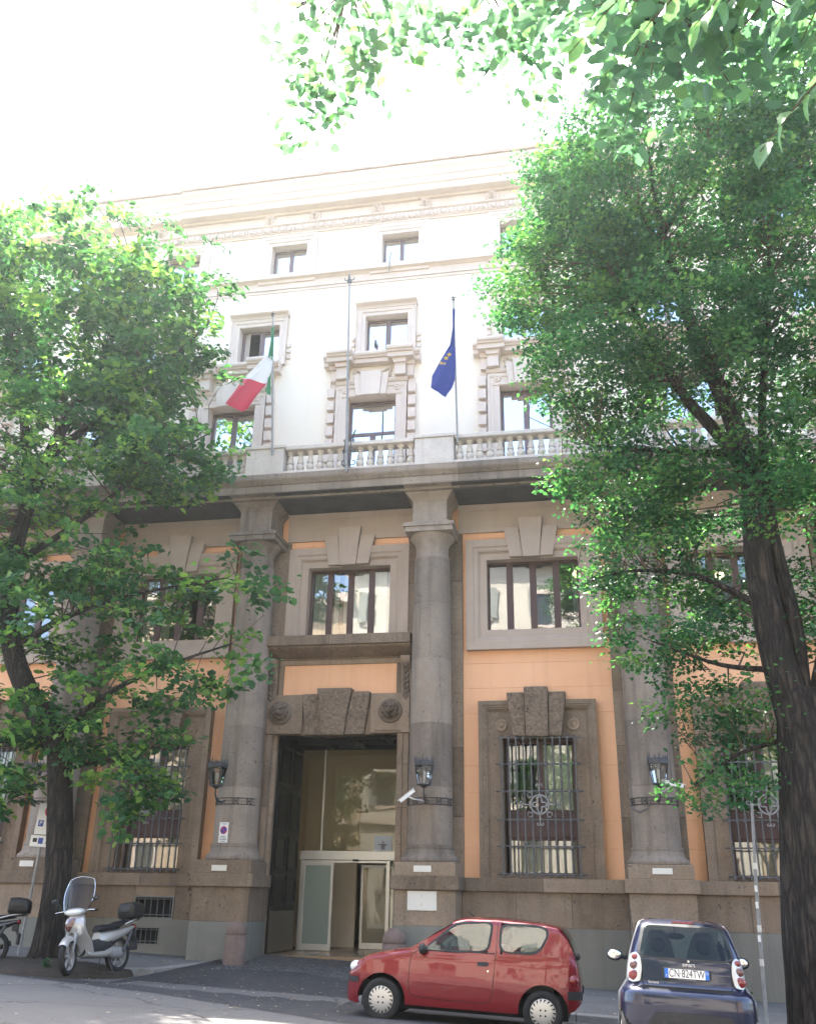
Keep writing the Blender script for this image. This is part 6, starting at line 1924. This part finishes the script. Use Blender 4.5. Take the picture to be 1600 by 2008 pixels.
    for a, b in ((0, 0), (-1, -1)): mb.grid([[r[a] for r in rows], [r[a] for r in back]])
    mb.grid([rows[0], back[0]]); mb.grid([rows[-1], back[-1]])
    sh = mb.obj('leg_shield', pm, t, smooth=.9)
    xg = lambda z, y: float(np.interp(-z, [-r[6][2] for r in rows], [r[6][0] for r in rows])) - .13 * (y / .21) ** 2 + .006
    tri = [(-.11, .92), (.11, .92), (.10, .80), (.02, .70), (-.02, .70), (-.10, .80)]
    tri = smooth_poly(tri, 2)
    def badge_on(poly, off):
        n = len(poly); cy_ = sum(p[0] for p in poly) / n; cz_ = sum(p[1] for p in poly) / n
        rings = [[(cy_ + (y - cy_) * f, cz_ + (z - cz_) * f) for y, z in poly] for f in (1, .75, .5, .25)]
        b = MB().add([(xg(z, y) + off, y, z) for r in rings for y, z in r] + [(xg(cz_, cy_) + off, cy_, cz_)],
                     [(j * n + i, j * n + (i + 1) % n, (j + 1) * n + (i + 1) % n, (j + 1) * n + i) for j in range(3) for i in range(n)] + [(3 * n + i, 3 * n + (i + 1) % n, 4 * n) for i in range(n)])
        return b
    mb = badge_on(tri, .004); mb.obj('front_grille', M['lampbrown'] if screen else M['plastic'], sh)
    for q in (-1, 1):
        ind = smooth_poly([(q * .13, .62), (q * .19, .66), (q * .195, .78), (q * .16, .80)], 2)
        mb = badge_on(ind, .012); mb.obj('indicator', M['lampclear'], sh)
    loft([(.95, .33, .17, .045, .6), (.75, .31, .18, .05, .6), (.45, .31, .17, .06, .6), (.30, .36, .14, .08, .7)], 'footboard', pm)
    loft([(.98, .42, .12, .13, .7), (.80, .44, .10, .10, .7), (.50, .46, .13, .12, .7), (.30, .52, .14, .14, .7)], 'centre_tunnel', 'plastic')
    loft([(.56, .55, .10, .14, .8), (.40, .58, .15, .12, .8), (.15, .62, .165, .10, .8), (-.10, .68, .15, .075, .8), (-.30, .74, .11, .045, .8), (-.40, .77, .06, .025, .8)], 'side_panels', pm)
    loft([(.60, .72, .08, .04, .8), (.52, .745, .13, .06, .7), (.30, .755, .155, .055, .7), (.12, .775, .16, .055, .7), (.02, .82, .155, .05, .7), (-.20, .845, .13, .04, .7), (-.32, .85, .08, .025, .8)], 'seat', 'seat_black')
    loft([(.30, .36, .10, .10, .8), (.12, .33, .12, .11, .8), (-.05, .33, .10, .10, .8)], 'engine', 'galv')
    mb = MB(); mb.tube([(.25, -.12, .28), (.0, -.17, .30), (-.28, -.18, .40)], [.03, .055, .05], 12); mb.obj('exhaust', M['plastic'], t, smooth=.8)
    mb = MB(); mb.tube([(-.02, .13, .34), (-.20, .15, .68)], [.028, .028], 10); mb.obj('shock', M['iron_dk'], t, smooth=.8)
    mb = MB(); mb.box(-.40, -.30, -.07, .07, .60, .72); mb.box(-.46, -.42, -.09, .09, .36, .56); mb.tube([(-.36, 0, .66), (-.44, 0, .5)], .03, 6); mb.obj('rear_mudguard', M['plastic'], t, bevel=.01)
    mb = MB(); mb.ball((-.40, 0, .76), (.04, .10, .05), 12, 8); mb.obj('tail_light', M['lampred'], t, smooth=4)
    mb = MB()
    for q in (-1, 1): mb.tube([(-.02, q * .15, .80), (-.28, q * .14, .87), (-.44, q * .08, .89)], .013, 6)
    mb.obj('grab_rail', M['silver'], t, smooth=4)
    bx = loft([(-.17, 1.03, .13, .12, .6), (-.20, 1.04, .19, .145, .55), (-.35, 1.04, .205, .155, .55), (-.50, 1.03, .19, .14, .55), (-.56, 1.02, .14, .11, .6)], 'top_box', 'box_black')
    mb = MB(); mb.tube([(-.36 + .205 * math.cos(a), .212 * math.sin(a), 1.02) for a in np.linspace(0, 2 * PI, 33)], .007, 5); mb.obj('box_seam', M['seam'], bx)
    mb = MB(); mb.box(-.5, -.2, -.08, .08, .865, .895); mb.obj('box_plate', M['plastic'], t)
    for q in (-1, 1):
        mb = MB(); mb.tube([(.35, q * .08, .28), (.30, q * .17, .01), (.24, q * .18, .012)], .012, 6); mb.obj('stand', M['iron_dk'], t, smooth=4)
    return t
M['screen'] = glass_mat('scooter_screen', (.90, .90, .86), 1.4, .7, .0)
M['seat_black'] = surf('black_seat_vinyl', (.010, .010, .011), (.018, .018, .02), 20, .5, .1, 120, bmp=.15, bdist=.002)
M['box_black'] = surf('grey_black_box', (.020, .019, .018), (.032, .03, .028), 6, .42, .1, 120, bmp=.1, bdist=.002)
M['pearl'] = simple('pearl_paint', (.42, .415, .39), .3, .3, coat=.6)
M['black_paint'] = simple('black_scooter_paint', (.012, .012, .014), .25, coat=.8)
scooter('silver_scooter', 'silver scooter with a tall clear windscreen leaning by the left trunk', 'pearl', (-5.05, -5.14, .16), math.atan2(-1.36, -.34), .34, True, .12)
scooter('black_scooter', 'black scooter with a top box cut off by the left edge', 'black_paint', (-7.58, -5.25, road_z(-7.58, -5.25) + .03), math.radians(200), 0, False, .1)
# the ground under the silver scooter's stand
MB().add([(-5.3, -5.1, road_z(-5.3, -6) - .02)], []).obj if 0 else None

# ------------------------------------------------------------------ small growth and litter
def plant(label, loc, seed, n=70, h=.9, leaf=.05):
    rng = np.random.default_rng(seed)
    t = thing('wild_plant', label, 'plant', loc)
    mb = MB(); pos, ax, no, sz, ti = [], [], [], [], []
    for k in range(7):
        a = rng.uniform(0, 2 * PI); L = h * rng.uniform(.6, 1)
        e = np.array([math.cos(a) * .25 * L, math.sin(a) * .25 * L, L])
        mb.tube([(0, 0, 0), e * .5 + np.array([0, 0, .05]), e], [.007, .005, .002], 4)
        for j in range(n // 7):
            u = rng.uniform(.25, 1)
            pos.append(e * u); ax.append([rng.normal(), rng.normal(), .2]); no.append([rng.normal() * .4, rng.normal() * .4, 1]); sz.append(leaf * rng.uniform(.6, 1.3)); ti.append(rng.uniform(.2, .8))
    mb.obj('stems', M['twig'], t, smooth=4)
    link('leaves', leaves_mesh('leaves', *[np.array(q, float) for q in (pos, ax, no, sz, ti)], M['leaf_r']), t, kind='stuff')
plant('spindly weed growing at the foot of the elm beside the blue car', (5.55, -8.5, road_z(5.55, -8.5)), 3, 90, .85, .07)
plant('low green weed among the roots of the left trunk', (-6.1, -5.75, road_z(-6.1, -5.9)), 4, 80, .28, .06)
rng = np.random.default_rng(21)
def litter(name, n, xr, yr, size, zf, seedk=0):
    x = rng.uniform(*xr, n); y = rng.uniform(*yr, n)
    z = np.array([zf(a, b) for a, b in zip(x, y)]) + .008
    pos = np.stack([x, y, z], 1)
    ax = np.stack([rng.normal(size=n), rng.normal(size=n), rng.normal(size=n) * .06], 1)
    no = np.stack([rng.normal(size=n) * .12, rng.normal(size=n) * .12, np.ones(n)], 1)
    link(name, leaves_mesh(name, pos, ax, no, size * rng.uniform(.5, 1.4, n), rng.uniform(0, 1, n) ** 2, M['litter'], .6, .06), kind='stuff')
gz = lambda x, y: max(apron_z(x, y), road_z(x, y))
litter('fallen_leaves', 420, (-6.5, .3), (-8.6, -2.6), .055, gz)
litter('fallen_leaves', 160, (-8, 3), (-12.5, -8.5), .05, road_z)
litter('fallen_leaves', 260, (-8.6, -4.9), (-5.8, -.4), .05, walk_z)
litter('fallen_leaves', 160, (-.2, 7), (-5.8, -.4), .05, walk_z)

# ------------------------------------------------------------------ added haze volume standing in for lens glare
hm = bpy.data.materials.new('glare_haze'); hm.use_nodes = True
hn = hm.node_tree
for n_ in list(hn.nodes): hn.nodes.remove(n_)
ho = hn.nodes.new('ShaderNodeOutputMaterial'); hv = hn.nodes.new('ShaderNodeVolumePrincipled')
hv.inputs['Color'].default_value = (.86, .97, 1, 1); hv.inputs['Density'].default_value = .00075; hv.inputs['Anisotropy'].default_value = .8
hn.links.new(hv.outputs[0], ho.inputs['Volume'])
hz = MB().box(-224, 224, -264, 204, -5, 27).obj('haze', hm, None, kind='stuff')
